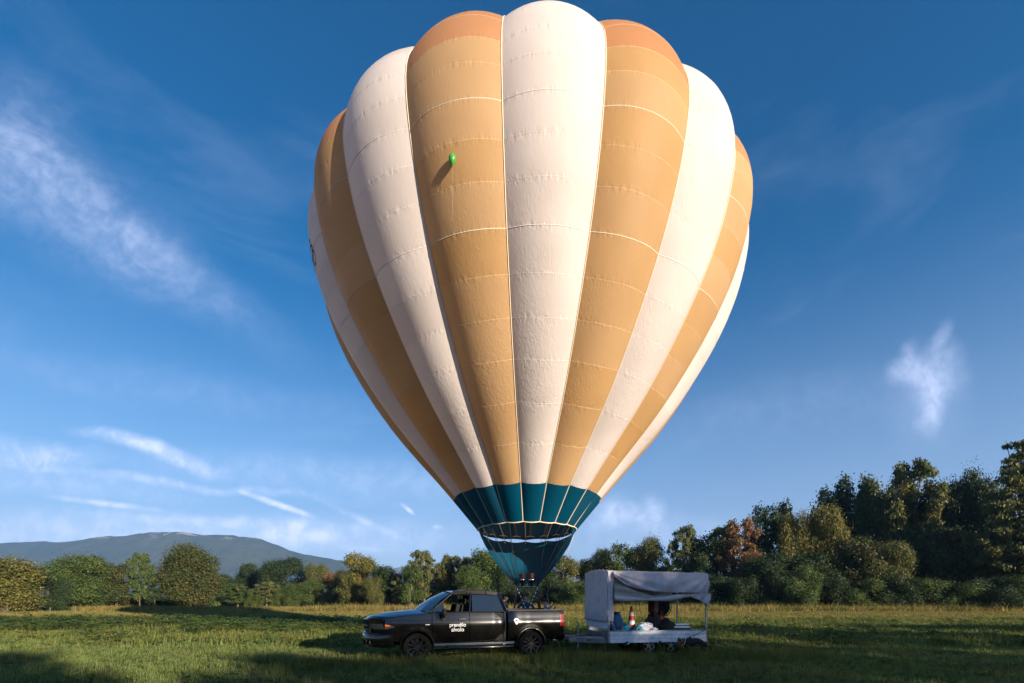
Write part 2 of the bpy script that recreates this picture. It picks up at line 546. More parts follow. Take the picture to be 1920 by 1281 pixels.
def curve_cr(x, y, q):
    x = np.asarray(x, float); y = np.asarray(y, float); q = np.asarray(q, float)
    m = np.gradient(y, x)
    i = np.clip(np.searchsorted(x, q) - 1, 0, len(x) - 2)
    h = x[i + 1] - x[i]; s = np.clip((q - x[i]) / h, 0, 1)
    return (2 * s**3 - 3 * s**2 + 1) * y[i] + (s**3 - 2 * s**2 + s) * h * m[i] + (-2 * s**3 + 3 * s**2) * y[i + 1] + (s**3 - s**2) * h * m[i + 1]


def quads_mesh(name, V, mat):
    """V: (n,4,3) array of quads -> mesh, fast"""
    n = len(V)
    me = bpy.data.meshes.new(name)
    me.vertices.add(n * 4); me.loops.add(n * 4); me.polygons.add(n)
    me.vertices.foreach_set('co', V.reshape(-1).astype(np.float32))
    me.loops.foreach_set('vertex_index', np.arange(n * 4, dtype=np.int32))
    me.polygons.foreach_set('loop_start', np.arange(0, n * 4, 4, dtype=np.int32))
    me.update(calc_edges=True)
    if mat: me.materials.append(mat)
    return me

# ------------------------------------------------------------------ ground


def build_ground():
    # one sheet out to the horizon, finer near the camera
    xs = sorted(set([-4500, -2500, -1200, -600, -300, -150, -80] + list(np.linspace(-60, 60, 61)) + [80, 150, 300, 600, 1200, 2500, 4500]))
    ys = sorted(set([-4500, -2500, -1200, -600, -300, -150, -80, -40, -20, -10] + list(np.linspace(0, 90, 46)) + [110, 150, 220, 300, 600, 1200, 2500, 4500]))
    rows = [[(x, y, 0.0) for x in xs] for y in ys]
    m = bpy.data.materials.new('meadow_ground')
    m.use_nodes = True
    T = NT(m.node_tree); b = m.node_tree.nodes['Principled BSDF']
    co = T.n('ShaderNodeTexCoord').outputs['Object']
    n1 = T.ramp(T.noise(co, 0.22, 4), 0.38, 0.62)
    n2 = T.ramp(T.noise(co, 2.2, 6, 0.65), 0.35, 0.65)
    n3 = T.ramp(T.noise(co, 0.035, 3), 0.42, 0.6)
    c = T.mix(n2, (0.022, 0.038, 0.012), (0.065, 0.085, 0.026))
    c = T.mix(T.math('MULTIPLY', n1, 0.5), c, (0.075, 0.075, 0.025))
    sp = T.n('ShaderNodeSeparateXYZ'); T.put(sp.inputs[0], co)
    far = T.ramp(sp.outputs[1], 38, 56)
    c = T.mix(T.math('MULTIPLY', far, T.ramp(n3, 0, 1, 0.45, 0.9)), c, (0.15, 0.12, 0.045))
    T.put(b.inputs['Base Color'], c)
    b.inputs['Roughness'].default_value = 0.95
    b.inputs['Specular IOR Level'].default_value = 0.1
    bp = T.n('ShaderNodeBump'); bp.inputs['Strength'].default_value = 0.8; bp.inputs['Distance'].default_value = 0.08
    T.put(bp.inputs['Height'], T.noise(co, 6, 6, 0.7)); T.put(b.inputs['Normal'], bp.outputs[0])
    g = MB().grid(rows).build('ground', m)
    g['kind'] = 'structure'


build_ground()

# ------------------------------------------------------------------ mountains


def mountain(name, pts, D, depth, mat):
    """ridge seen from here as a line of pixels, built as a real slope in front and behind"""
    px = np.array([p[0] for p in pts], float); py = np.array([p[1] for p in pts], float)
    q = np.linspace(px[0], px[-1], 260)
    h = (1123 - np.interp(q, px, py)) / F * D + EYE
    X = (q - 960) / F * D
    rows = []
    prof = [(-1.0, 0.0), (-0.82, 0.13), (-0.62, 0.33), (-0.42, 0.58), (-0.22, 0.82), (-0.08, 0.95), (0, 1.0), (0.15, 0.92), (0.45, 0.6), (1.0, 0.0)]
    rr = np.random.default_rng(int(D))
    k = np.arange(len(q))
    for j, (d, f) in enumerate(prof):
        ridg = sum(rr.uniform(0.3, 1) / (i + 1) * np.sin(k * 0.045 * (i + 1) * rr.uniform(0.8, 1.3) + rr.uniform(0, 6)) for i in range(5))
        amp = 0 if abs(d) < 0.01 or f == 0 else 0.035 * math.sin(math.pi * min(1, f))
        zz = h * (f + amp * ridg)
        jit = rr.normal(0, 1, len(q)) * (0.004 * h if f not in (0.0,) else 0)
        yy_ = D + d * depth + (ridg * depth * 0.05 if f > 0 else 0)
        rows.append([(X[i] * (1 + 0.0 * d), yy_ if np.isscalar(yy_) else yy_[i], max(-0.5, zz[i] + jit[i])) for i in range(len(q))])
    o = MB().grid(rows).build(name, mat, merge=False)
    o['kind'] = 'structure'
    return o


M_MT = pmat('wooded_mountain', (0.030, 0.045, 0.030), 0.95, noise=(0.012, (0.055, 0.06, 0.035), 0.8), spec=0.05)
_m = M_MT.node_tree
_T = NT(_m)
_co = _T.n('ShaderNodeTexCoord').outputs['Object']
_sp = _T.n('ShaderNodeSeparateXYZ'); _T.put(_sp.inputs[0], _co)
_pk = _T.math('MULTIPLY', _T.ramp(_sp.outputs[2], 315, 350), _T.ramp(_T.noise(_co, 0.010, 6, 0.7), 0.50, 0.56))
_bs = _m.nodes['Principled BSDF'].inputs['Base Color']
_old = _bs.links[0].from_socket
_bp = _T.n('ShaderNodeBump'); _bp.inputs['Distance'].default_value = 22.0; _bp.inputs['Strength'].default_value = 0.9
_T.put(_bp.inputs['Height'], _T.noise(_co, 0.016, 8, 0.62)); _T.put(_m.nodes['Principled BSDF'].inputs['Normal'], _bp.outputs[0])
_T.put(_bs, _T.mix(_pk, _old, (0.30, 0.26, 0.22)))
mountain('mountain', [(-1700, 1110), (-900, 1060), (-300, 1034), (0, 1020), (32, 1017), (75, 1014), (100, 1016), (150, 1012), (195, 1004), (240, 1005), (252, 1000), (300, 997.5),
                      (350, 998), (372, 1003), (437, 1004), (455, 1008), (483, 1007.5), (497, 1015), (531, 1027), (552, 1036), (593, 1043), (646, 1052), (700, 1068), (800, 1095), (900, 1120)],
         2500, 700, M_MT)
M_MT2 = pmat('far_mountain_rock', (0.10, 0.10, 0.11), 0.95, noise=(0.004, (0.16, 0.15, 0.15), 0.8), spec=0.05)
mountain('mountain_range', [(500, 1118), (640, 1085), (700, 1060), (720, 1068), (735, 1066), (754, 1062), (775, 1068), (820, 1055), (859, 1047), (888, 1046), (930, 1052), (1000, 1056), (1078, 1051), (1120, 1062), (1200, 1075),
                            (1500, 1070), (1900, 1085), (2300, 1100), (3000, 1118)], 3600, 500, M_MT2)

# ------------------------------------------------------------------ trees


def crown_quads(blobs, per, size, rng, squash=0.8, shell=0.62):
    """leaf faces spread through a list of lobes (cx,cy,cz,rx,ry,rz)"""
    out = []
    for (cx, cy, cz, rx, ry, rz) in blobs:
        n = max(30, int(per * (rx * ry + rx * rz + ry * rz) / 3))
        d = rng.normal(size=(n, 3)); d /= np.linalg.norm(d, axis=1)[:, None]
        ph = rng.uniform(0, 6.28, 6)
        lump = 1 + 0.16 * np.sin(d[:, 0] * 5 + ph[0]) * np.sin(d[:, 2] * 6 + ph[1]) + 0.12 * np.sin(d[:, 1] * 8 + ph[2]) * np.sin(d[:, 2] * 11 + ph[3])
        rad = (shell + (1 - shell) * rng.random(n) ** 0.6) * lump * (1 + 0.6 * (rng.random(n) ** 5))
        c = np.stack([cx + d[:, 0] * rx * rad, cy + d[:, 1] * ry * rad, cz + d[:, 2] * rz * rad], 1)
        nrm = d * 0.6 + rng.normal(size=(n, 3)) * 0.55 + np.array([0, 0, 0.25])
        nrm /= np.linalg.norm(nrm, axis=1)[:, None]
        t = np.cross(nrm, rng.normal(size=(n, 3))); t /= np.linalg.norm(t, axis=1)[:, None] + 1e-9
        b = np.cross(nrm, t)
        s = (size * rng.uniform(0.55, 1.3, n))[:, None]
        q = np.stack([c - t * s, c - b * s * 0.55, c + t * s, c + b * s * 0.55], 1)
        out.append(q)
    return np.concatenate(out)


def limb_mesh(blobs, H, trunk_r, rng, forks=True, base_h=0.25, multi=1):
    mb = MB()
    for m_ in range(multi):
        bx = 0 if multi == 1 else rng.uniform(-0.5, 0.5)
        by = 0 if multi == 1 else rng.uniform(-0.4, 0.4)
        top = H * 0.82
        pts = [(bx + math.sin(i * 1.3 + m_) * 0.02 * H * i / 5 + (bx * i * 0.2), by + math.cos(i * 1.7 + m_) * 0.015 * H * i / 5, -0.1 + top * i / 5) for i in range(6)]
        mb.tube(pts, [trunk_r * (1.25 if i == 0 else 1 - 0.16 * i) for i in range(6)], 7)
    for b in blobs[::max(1, len(blobs) // 12)]:
        z0 = max(H * base_h, b[2] - 0.35 * math.hypot(b[0], b[1]) - b[5] * 0.8)
        z0 = min(z0, H * 0.72)
        p0 = Vector((0, 0, z0)); p1 = Vector((b[0], b[1], b[2]))
        mid = p0.lerp(p1, 0.5) + Vector((0, 0, -0.04 * H))
        mb.tube([p0, mid, p1, p1 + (p1 - mid) * 0.25], [trunk_r * 0.42, trunk_r * 0.28, trunk_r * 0.13, trunk_r * 0.04], 5)
    return mb


def blobs_for(kind, H, Wd, rng):
    B = []
    if kind == 'round':       # broad dense dome down to the ground
        for i in range(26):
            z = rng.uniform(0.16, 0.90); k = math.sqrt(max(0.05, 1 - ((z - 0.45) / 0.58) ** 2))
            a = rng.uniform(0, 6.28); rr = k * Wd / 2 * rng.uniform(0.35, 0.72)
            s = Wd * rng.uniform(0.15, 0.23)
            B.append((math.cos(a) * rr, math.sin(a) * rr, z * H, s, s, s * 0.85))
    elif kind == 'oval':      # taller than wide, lumpy
        for i in range(24):
            z = rng.uniform(0.22, 0.92); k = math.sqrt(max(0.04, 1 - ((z - 0.52) / 0.50) ** 2))
            a = rng.uniform(0, 6.28); rr = k * Wd / 2 * rng.uniform(0.25, 0.75)
            s = Wd * rng.uniform(0.13, 0.21)
            B.append((math.cos(a) * rr, math.sin(a) * rr, z * H, s, s, s * 1.1))
    elif kind == 'poplar':    # upright sheaves
        for i in range(26):
            z = rng.uniform(0.18, 0.95); k = (1 - z) ** 0.45 * min(1, z / 0.3)
            a = rng.uniform(0, 6.28); rr = k * Wd / 2 * rng.uniform(0.2, 0.85)
            s = Wd * rng.uniform(0.10, 0.17)
            B.append((math.cos(a) * rr, math.sin(a) * rr, z * H, s, s, s * 2.0))
    elif kind == 'airy':      # open crown, separate sprays
        for i in range(95):
            z = rng.uniform(0.22, 0.97); k = math.sqrt(max(0.06, 1 - ((z - 0.58) / 0.46) ** 2))
            a = rng.uniform(0, 6.28); rr = k * Wd / 2 * rng.uniform(0.1, 1.0) ** 0.7
            s = Wd * rng.uniform(0.045, 0.10)
            B.append((math.cos(a) * rr, math.sin(a) * rr, z * H, s * 1.3, s * 1.3, s * 0.9))
    elif kind == 'sparse':    # layered drooping sprays with sky between
        for i in range(110):
            z = rng.uniform(0.20, 0.99); k = (1.05 - z) ** 0.5
            a = rng.uniform(0, 6.28); rr = k * Wd / 2 * rng.uniform(0.1, 1.15)
            s = Wd * rng.uniform(0.035, 0.08)
            B.append((math.cos(a) * rr, math.sin(a) * rr, z * H, s * 1.9, s * 1.9, s * 0.45))
    elif kind == 'bush':
        for i in range(20):
            z = rng.uniform(0.10, 0.80); k = math.sqrt(max(0.05, 1 - (z / 1.0) ** 2))
            a = rng.uniform(0, 6.28); rr = k * Wd / 2 * rng.uniform(0.2, 0.8)
            s = Wd * rng.uniform(0.13, 0.20)
            B.append((math.cos(a) * rr, math.sin(a) * rr, z * H, s, s, s * 0.9))
    return B


PROTO = {}


def proto(kind, idx):
    """unit tree 10 m tall; copies are scaled"""
    key = (kind, idx)
    if key in PROTO: return PROTO[key]
    rng = np.random.default_rng(hash(kind) % 1000 + idx * 17 if False else sum(map(ord, kind)) * 7 + idx * 131)
    H = 10.0
    Wd = {'round': 9.5, 'oval': 6.5, 'poplar': 4.6, 'airy': 7.0, 'sparse': 7.5, 'bush': 11.0}[kind]
    B = blobs_for(kind, H, Wd, rng)
    per = {'round': 240, 'oval': 210, 'poplar': 280, 'airy': 260, 'sparse': 260, 'bush': 210}[kind]
    size = {'round': 0.135, 'oval': 0.155, 'poplar': 0.14, 'airy': 0.15, 'sparse': 0.13, 'bush': 0.15}[kind]
    q = crown_quads(B, per * 2.3, size, rng, shell=0.1 if kind in ('airy', 'sparse') else (0.3 if kind == 'bush' else 0.5))
    # a few stray twigs beyond the outline
    me = quads_mesh('crown', q, LEAF['green'])
    tr = limb_mesh(B, H, 0.17 if kind in ('bush',) else 0.22, rng, base_h=0.12 if kind in ('bush', 'round') else 0.25, multi=3 if kind == 'bush' else 1).mesh('trunk', M_BARK, merge=False)
    PROTO[key] = (me, tr, Wd)
    return PROTO[key]


def tree(name, cat, X, Y, H, Wd, kind, idx, tint, label, group=None, rz=None, trunk_mat=None):
    me, tr, w0 = proto(kind, idx)
    t = thing(name, label, cat, (X, Y, 0), rz if rz is not None else rnd.uniform(0, 6.28), group)
    sx = Wd / w0; sz = H / 10.0
    for nm, d, mt in (('crown', me, LEAF[tint]), ('trunk', tr, trunk_mat or M_BARK)):
        o = bpy.data.objects.new(nm, d); col.objects.link(o); o.parent = t
        o.scale = (sx, sx, sz) if nm == 'crown' else (sx, sx, sz)
        o.material_slots[0].link = 'OBJECT'
        o.material_slots[0].material = mt
    return t


# px, top y, width px, distance, kind, variant, tint, category, label
TREES = [
    (8, 1034, 150, 52, 'bush', 0, 'goldg', 'bush', 'large golden sunlit bush at the left edge of the field'),
    (88, 1056, 62, 58, 'bush', 1, 'dark', 'bush', 'dark shaded bush beside the golden bush at the left edge'),
    (150, 1045, 98, 68, 'round', 0, 'green', 'tree', 'green rounded tree right of the dark bush on the left'),
    (218, 1056, 62, 72, 'oval', 0, 'brown', 'tree', 'brownish green tree between green round tree and slim spiky one'),
    (262, 1040, 40, 74, 'airy', 0, 'green', 'tree', 'slim open tree with a ragged spiky top under the mountain'),
    (290, 1074, 34, 76, 'airy', 1, 'dark', 'tree', 'low dark open tree just left of the big domed tree'),
    (357, 1026, 100, 80, 'round', 2, 'brown', 'tree', 'big domed brown green tree standing tallest on the left'),
    (330, 1048, 50, 84, 'airy', 2, 'dark', 'tree', 'dark tree peeping out behind the big domed tree'),
    (423, 1079, 40, 130, 'round', 2, 'dark', 'tree', 'small dark distant dome right of the big domed tree'),
    (465, 1060, 46, 135, 'round', 0, 'dark', 'tree', 'dark rounded distant tree above the orchard row'),
    (497, 1064, 34, 132, 'oval', 1, 'olive', 'tree', 'narrow olive distant tree between two dark rounded ones'),
    (533, 1048, 72, 128, 'round', 1, 'dark', 'tree', 'widest dark distant tree under the end of the mountain slope'),
    (572, 1068, 40, 126, 'oval', 2, 'dark', 'tree', 'dark distant tree in the dip right of the widest dark one'),
    (596, 1059, 48, 120, 'round', 2, 'olive', 'tree', 'olive rounded distant tree left of the russet ones'),
    (625, 1073, 40, 110, 'oval', 0, 'rust', 'tree', 'russet tree of the left skyline, lower than its neighbours'),
    (648, 1072, 44, 102, 'round', 0, 'brown', 'tree', 'brown green rounded tree below the tall golden one'),
    (446, 1094, 46, 92, 'airy', 1, 'green', 'tree', 'first young orchard tree from the left with a pale stem'),
    (478, 1099, 34, 92, 'bush', 2, 'green', 'shrub', 'green shrub between the first two pale stemmed orchard trees'),
    (500, 1092, 44, 93, 'airy', 2, 'pale', 'tree', 'second young orchard tree with a tall pale stem'),
    (528, 1102, 36, 94, 'bush', 0, 'green', 'shrub', 'low green shrub right of the second orchard tree'),
    (552, 1096, 40, 94, 'round', 2, 'green', 'tree', 'compact leafy orchard tree in the middle of the row'),
    (583, 1090, 48, 95, 'round', 1, 'green', 'tree', 'tallest leafy orchard tree near the end of the row'),
    (612, 1103, 36, 93, 'bush', 1, 'olive', 'shrub', 'olive shrub closing the orchard row on the right'),
    (672, 1038, 54, 88, 'oval', 1, 'gold', 'tree', 'tall golden tree left of the pickup nose against the sky'),
    (655, 1076, 40, 86, 'oval', 2, 'olive', 'tree', 'olive tree leaning at the foot of the tall golden one'),
    (722, 1060, 44, 84, 'oval', 0, 'dark', 'tree', 'dark green tree above the pickup bonnet, clear of its neighbours'),
    (697, 1084, 40, 82, 'round', 2, 'olive', 'tree', 'low olive tree between the tall golden and the dark green one'),
    (753, 1078, 36, 82, 'airy', 0, 'pale', 'tree', 'pale thin tree right of the dark green tree above the bonnet'),
    (772, 1060, 42, 80, 'oval', 1, 'green', 'tree', 'green tree behind the windscreen, left of the feathery pale one'),
    (796, 1032, 50, 82, 'airy', 1, 'pale', 'tree', 'tall feathery pale tree behind the cab roof'),
    (822, 1058, 40, 84, 'oval', 2, 'olive', 'tree', 'olive tree between the feathery pale one and the olive pair'),
    (842, 1044, 40, 84, 'airy', 2, 'olive', 'tree', 'left olive tree of the airy pair above the cab'),
    (868, 1046, 36, 82, 'airy', 0, 'olive', 'tree', 'right olive tree of the airy pair above the cab'),
    (880, 1064, 46, 76, 'round', 0, 'green', 'tree', 'broad green tree in front of the olive pair above the cab'),
    (912, 1030, 56, 78, 'oval', 0, 'green', 'tree', 'green tree touching the left side of the teal balloon cone'),
    (945, 1050, 50, 78, 'round', 1, 'dark', 'tree', 'dark tree behind the tip of the teal cone, left half'),
    (990, 1066, 60, 80, 'round', 2, 'dark', 'tree', 'dark tree straight behind the balloon burners'),
    (1024, 1064, 50, 80, 'oval', 2, 'dark', 'tree', 'dark tree right of the burners behind the thin rope'),
    (1056, 1042, 52, 82, 'oval', 1, 'olive', 'tree', 'sunlit olive tree where the teal cone meets the tree line'),
    (1098, 1048, 40, 86, 'oval', 0, 'olive', 'tree', 'small olive tree over the left end of the trailer canopy'),
    (1127, 1034, 44, 84, 'round', 0, 'olive', 'tree', 'olive tree rising above the canopy ridge'),
    (1164, 1018, 58, 82, 'oval', 2, 'green', 'tree', 'green tree with a split top above the middle of the canopy'),
    (1214, 1013, 54, 80, 'round', 1, 'olive', 'tree', 'olive tree with a golden right flank above the canopy'),
    (1248, 1052, 40, 80, 'bush', 0, 'gold', 'bush', 'golden bush in the notch of sky above the canopy'),
    (1280, 986, 52, 76, 'airy', 1, 'pale', 'tree', 'tall pale open tree above the right end of the canopy'),
    (1322, 1002, 70, 74, 'oval', 1, 'dark', 'tree', 'dark tree directly above the rear post of the trailer'),
    (1350, 990, 44, 76, 'airy', 2, 'pale', 'tree', 'pale open tree left of the rust coloured one'),
    (1388, 980, 62, 72, 'airy', 0, 'rust', 'tree', 'rust coloured half bare tree left of the dark forest'),
    (1412, 1035, 50, 68, 'oval', 0, 'rust', 'tree', 'lower rust coloured tree against the dark forest edge'),
    (1435, 946, 76, 74, 'oval', 2, 'dark', 'tree', 'dark tree forming the left shoulder of the forest'),
    (1478, 950, 80, 80, 'poplar', 0, 'dark', 'tree', 'dark narrow tree behind the yellow crowned trees'),
    (1488, 968, 62, 70, 'round', 2, 'gold', 'tree', 'left yellow crowned tree inside the dark forest'),
    (1545, 958, 74, 68, 'round', 0, 'gold', 'tree', 'right and larger yellow crowned tree inside the dark forest'),
    (1545, 918, 72, 82, 'poplar', 1, 'dark', 'tree', 'leftmost poplar on the forest skyline'),
    (1584, 904, 72, 82, 'poplar', 2, 'dark', 'tree', 'second poplar on the forest skyline, dark and full'),
    (1616, 902, 62, 80, 'poplar', 0, 'green', 'tree', 'third poplar on the forest skyline, greener than the second'),
    (1648, 902, 72, 78, 'poplar', 1, 'olive', 'tree', 'olive lit poplar left of the tallest central forest tree'),
    (1683, 908, 70, 76, 'oval', 1, 'olive', 'tree', 'lit olive tree at the foot of the tallest central forest tree'),
    (1714, 868, 92, 72, 'airy', 1, 'olive', 'tree', 'tallest central forest tree with a lit spreading top'),
    (1752, 905, 84, 72, 'oval', 0, 'dark', 'tree', 'dark tree right of the lit spreading one'),
    (1800, 894, 74, 70, 'round', 1, 'dark', 'tree', 'wide dark tree under the open sky at the right'),
    (1846, 905, 84, 68, 'round', 2, 'dark', 'tree', 'dark rounded tree left of the ragged branches at the right edge'),
    (1912, 832, 104, 58, 'sparse', 0, 'olive', 'tree', 'tall ragged tree with drooping sprays at the right edge'),
    (1880, 912, 70, 62, 'oval', 2, 'dark', 'tree', 'dark tree beneath the drooping sprays at the right edge'),
    (1985, 880, 90, 66, 'oval', 1, 'dark', 'tree', 'tall dark tree cut off by the right edge of the picture'),
    (-90, 1050, 110, 60, 'round', 2, 'green', 'tree', 'green tree beyond the left edge of the field'),
    (-190, 1040, 110, 64, 'oval', 0, 'olive', 'tree', 'olive tree farther beyond the left edge'),
    # lit middle storey of the forest
    (1600, 1005, 90, 66, 'oval', 0, 'brown', 'tree', 'brown green tree in the shaded middle storey below the poplars'),
    (1668, 1022, 78, 63, 'round', 0, 'olive', 'tree', 'olive tree of the middle storey in front of the dark hollow'),
    (1770, 985, 80, 64, 'oval', 1, 'brown', 'tree', 'brown green middle storey tree below the wide dark one'),
    (1850, 1000, 84, 60, 'airy', 2, 'olive', 'tree', 'open olive middle storey tree near the right edge'),
    (1720, 980, 80, 67, 'oval', 2, 'dark', 'tree', 'dark middle storey tree under the lit spreading crown'),
    (1925, 985, 80, 57, 'oval', 0, 'brown', 'tree', 'brown middle storey tree at the foot of the ragged tree'),
    (1440, 1040, 80, 66, 'round', 1, 'dark', 'tree', 'low dark tree in front of the left shoulder of the forest'),
    (1520, 1035, 90, 65, 'oval', 2, 'dark', 'tree', 'low dark tree in front of the yellow crowned pair'),
    # shrubs along the forest foot
    (1395, 1078, 70, 63, 'bush', 0, 'dark', 'shrub', 'dark shrub at the forest foot nearest the trailer'),
    (1452, 1070, 80, 62, 'bush', 1, 'dark', 'shrub', 'second dark shrub along the forest foot from the trailer'),
    (1500, 1052, 86, 61, 'bush', 2, 'green', 'shrub', 'tall green shrub at the forest foot below the yellow crowns'),
    (1560, 1072, 78, 61, 'bush', 0, 'dark', 'shrub', 'dark shrub at the forest foot below the leftmost poplar'),
    (1622, 1078, 80, 60, 'bush', 1, 'green', 'shrub', 'green shrub at the forest foot below the third poplar'),
    (1680, 1070, 84, 60, 'bush', 2, 'dark', 'shrub', 'dark shrub at the forest foot below the tallest central tree'),
    (1740, 1080, 76, 59, 'bush', 0, 'green', 'shrub', 'green shrub at the forest foot right of the tallest tree'),
    (1796, 1082, 84, 58, 'bush', 1, 'green', 'shrub', 'wide pale green shrub at the forest foot towards the right'),
    (1856, 1074, 90, 57, 'bush', 2, 'dark', 'shrub', 'dark shrub at the forest foot near the right edge'),
    (1920, 1072, 90, 56, 'bush', 0, 'green', 'shrub', 'green shrub at the forest foot cut by the right edge'),
    (1340, 1070, 80, 66, 'bush', 2, 'dark', 'shrub', 'dark shrub behind the rear end of the trailer'),
    (1275, 1072, 80, 68, 'bush', 1, 'dark', 'shrub', 'dark shrub behind the middle of the trailer canopy'),
    (1200, 1078, 80, 70, 'bush', 0, 'dark', 'shrub', 'dark shrub behind the left half of the trailer canopy'),
    (1085, 1084, 70, 66, 'bush', 2, 'green', 'shrub', 'green shrub in the gap between pickup and trailer'),
    (1035, 1078, 60, 70, 'bush', 1, 'dark', 'shrub', 'dark shrub behind the rear of the pickup bed'),
]
for (px, ty, wp, D, kind, idx, tint, cat, label) in TREES:
    X = (px - 960) / F * D
    H = (1123 - ty) / F * D + EYE
    tree('shrub' if cat in ('shrub', 'bush') else 'tree', cat, X, D, H * 1.02, wp / F * D * (1.22 if 640 < px < 1420 else 1.10), kind, idx, tint, label,
         'shrubs and trees round the field' if cat == 'tree' else 'shrubs along the field edge', trunk_mat=M_BARKP if 'orchard' in label or 'pale' in label else M_BARK)

# trees behind the camera, to its right: their shade falls across the meadow
SX, SY = math.sin(R(SUN_AZ)), -math.cos(R(SUN_AZ))
TX, TY = math.cos(R(SUN_AZ)), math.sin(R(SUN_AZ))
# (distance towards the sun from the pickup, sideways offset, height, width, kind)
SHADE = [
    (53, -52, 16.5, 15, 'round', 2), (55, -41, 17.0, 15, 'oval', 1), (52, -30, 16.5, 15, 'round', 0), (54, -20, 15.8, 14, 'round', 1), (53, -11, 14.6, 12, 'airy', 2), (52, -3, 13.6, 11, 'airy', 0),
    (54, 4, 12.6, 8, 'airy', 1), (53, 9.6, 12.0, 8, 'round', 2), (51, 15.8, 14.0, 10, 'airy', 0), (54, 24, 12.6, 11, 'airy', 1), (50, 35, 9.5, 11, 'airy', 2), (52, 47, 8.5, 12, 'airy', 0), (55, 60, 8, 12, 'round', 0),
]
for k, (d, t_, H, Wd, kind, idx) in enumerate(SHADE):
    X = 0.0 + SX * d + TX * (t_ - 10.2) ; Y = 13.3 + SY * d + TY * (t_ - 10.2)
    tree('tree', 'tree', X, Y, H, Wd, kind, idx, 'green', 'tall leafy tree standing behind the camera, outside the picture', 'trees behind the camera')



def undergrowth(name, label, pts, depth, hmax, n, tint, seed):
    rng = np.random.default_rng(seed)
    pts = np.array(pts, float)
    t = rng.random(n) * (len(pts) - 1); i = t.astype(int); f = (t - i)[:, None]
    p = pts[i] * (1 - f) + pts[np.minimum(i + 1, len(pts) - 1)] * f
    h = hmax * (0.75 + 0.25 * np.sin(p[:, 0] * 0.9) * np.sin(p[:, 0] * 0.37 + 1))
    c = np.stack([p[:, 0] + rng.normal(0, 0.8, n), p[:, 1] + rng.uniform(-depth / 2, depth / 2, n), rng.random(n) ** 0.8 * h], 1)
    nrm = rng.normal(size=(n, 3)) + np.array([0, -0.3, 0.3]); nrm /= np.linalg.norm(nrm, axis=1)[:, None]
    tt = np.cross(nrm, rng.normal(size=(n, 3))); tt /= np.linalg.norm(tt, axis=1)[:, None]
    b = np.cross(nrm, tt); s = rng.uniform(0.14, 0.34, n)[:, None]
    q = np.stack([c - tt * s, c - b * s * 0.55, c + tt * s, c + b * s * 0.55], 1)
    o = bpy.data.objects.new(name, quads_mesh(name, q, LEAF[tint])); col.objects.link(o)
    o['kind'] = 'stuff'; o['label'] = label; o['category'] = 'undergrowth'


def gp(px, D): return ((px - 960) / F * D, D)


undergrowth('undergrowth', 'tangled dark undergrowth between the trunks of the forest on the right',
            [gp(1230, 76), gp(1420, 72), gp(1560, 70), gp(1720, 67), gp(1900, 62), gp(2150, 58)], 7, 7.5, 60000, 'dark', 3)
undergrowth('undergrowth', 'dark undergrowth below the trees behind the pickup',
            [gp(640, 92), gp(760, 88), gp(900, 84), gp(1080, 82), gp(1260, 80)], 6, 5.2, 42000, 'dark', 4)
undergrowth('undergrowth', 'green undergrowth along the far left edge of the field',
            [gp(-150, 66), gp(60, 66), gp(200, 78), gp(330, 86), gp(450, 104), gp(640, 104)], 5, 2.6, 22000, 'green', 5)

# ------------------------------------------------------------------ hot air balloon
BX, BY = 28 / F * 17, 17.0
balloon = thing('hot_air_balloon', 'huge white and tan striped hot air balloon with teal base above the pickup', 'hot air balloon', (BX, BY, 0))
_p = [19.167, 4.9945, 6.5212, 7.3208, 7.3893, 6.2402, 4.6420, 3.0021, 1.5963, 0.5765]
_kt = np.linspace(0, 1, 11)
_tt = np.linspace(0, 1, 900)
_rr = curve_cr(_kt, [2.72] + _p[1:] + [0.0], _tt)
_zz = 5.33 + (_p[0] - 5.33) * (1 - (1 - _tt) ** 2)
_ds = np.concatenate([[0], np.cumsum(np.hypot(np.diff(_rr), np.diff(_zz)))])
ENVL = _ds[-1]
NG = 20
SEAM0 = -6.2


def env_pt(s, g, w, off=0.0):
    """point on the envelope: arc length s from the top of the teal band (negative: teal), gore g, w in -1..1 across it"""
    if s < 0:
        k = -s / 1.38
        r_ = 2.72 + (1.84 - 2.72) * k; z = 5.33 + (4.27 - 5.33) * k
        nr_, nz = 0.77, -0.64
        bul = 0.13 - 0.07 * k
    else:
        r_ = float(np.interp(s, _ds, _rr)); z = float(np.interp(s, _ds, _zz))
        e = 0.15
        dr = float(np.interp(min(s + e, ENVL), _ds, _rr) - np.interp(max(s - e, 0), _ds, _rr))
        dz = float(np.interp(min(s + e, ENVL), _ds, _zz) - np.interp(max(s - e, 0), _ds, _zz))
        L = math.hypot(dr, dz) or 1
        nr_, nz = dz / L, -dr / L
        bul = float(np.interp(s, [0, 5, 8.5, 10.5], [0.042, 0.042, 0.034, 0.029])) * r_
        bul = max(bul, 0.13 * max(0, 1 - s / 2.0)) if s < 2 else bul
    d = -bul * (abs(w) ** 2.05) + off + 0.02
    r_ += nr_ * d; z += nz * d
    a = R(SEAM0 + 360 / NG * (g + 0.5 + w / 2))
    return Vector((r_ * math.sin(a), -r_ * math.cos(a), z))


rows_s = [0, 1.277, 2.443, 3.539, 4.494, 5.409, 6.315, 7.178, 7.939, 8.668, 9.332, 9.861, 10.6, 11.5, 12.7, 14.2, 16.2, ENVL * 0.995]
NROW = len(rows_s) - 1
VIS = [g % NG for g in range(-5, 5)]


def gore_colour(g, k):
    if g % 2 == 0: return M_WHITEF
    return M_ORANGEF if k >= 11 else M_TANF


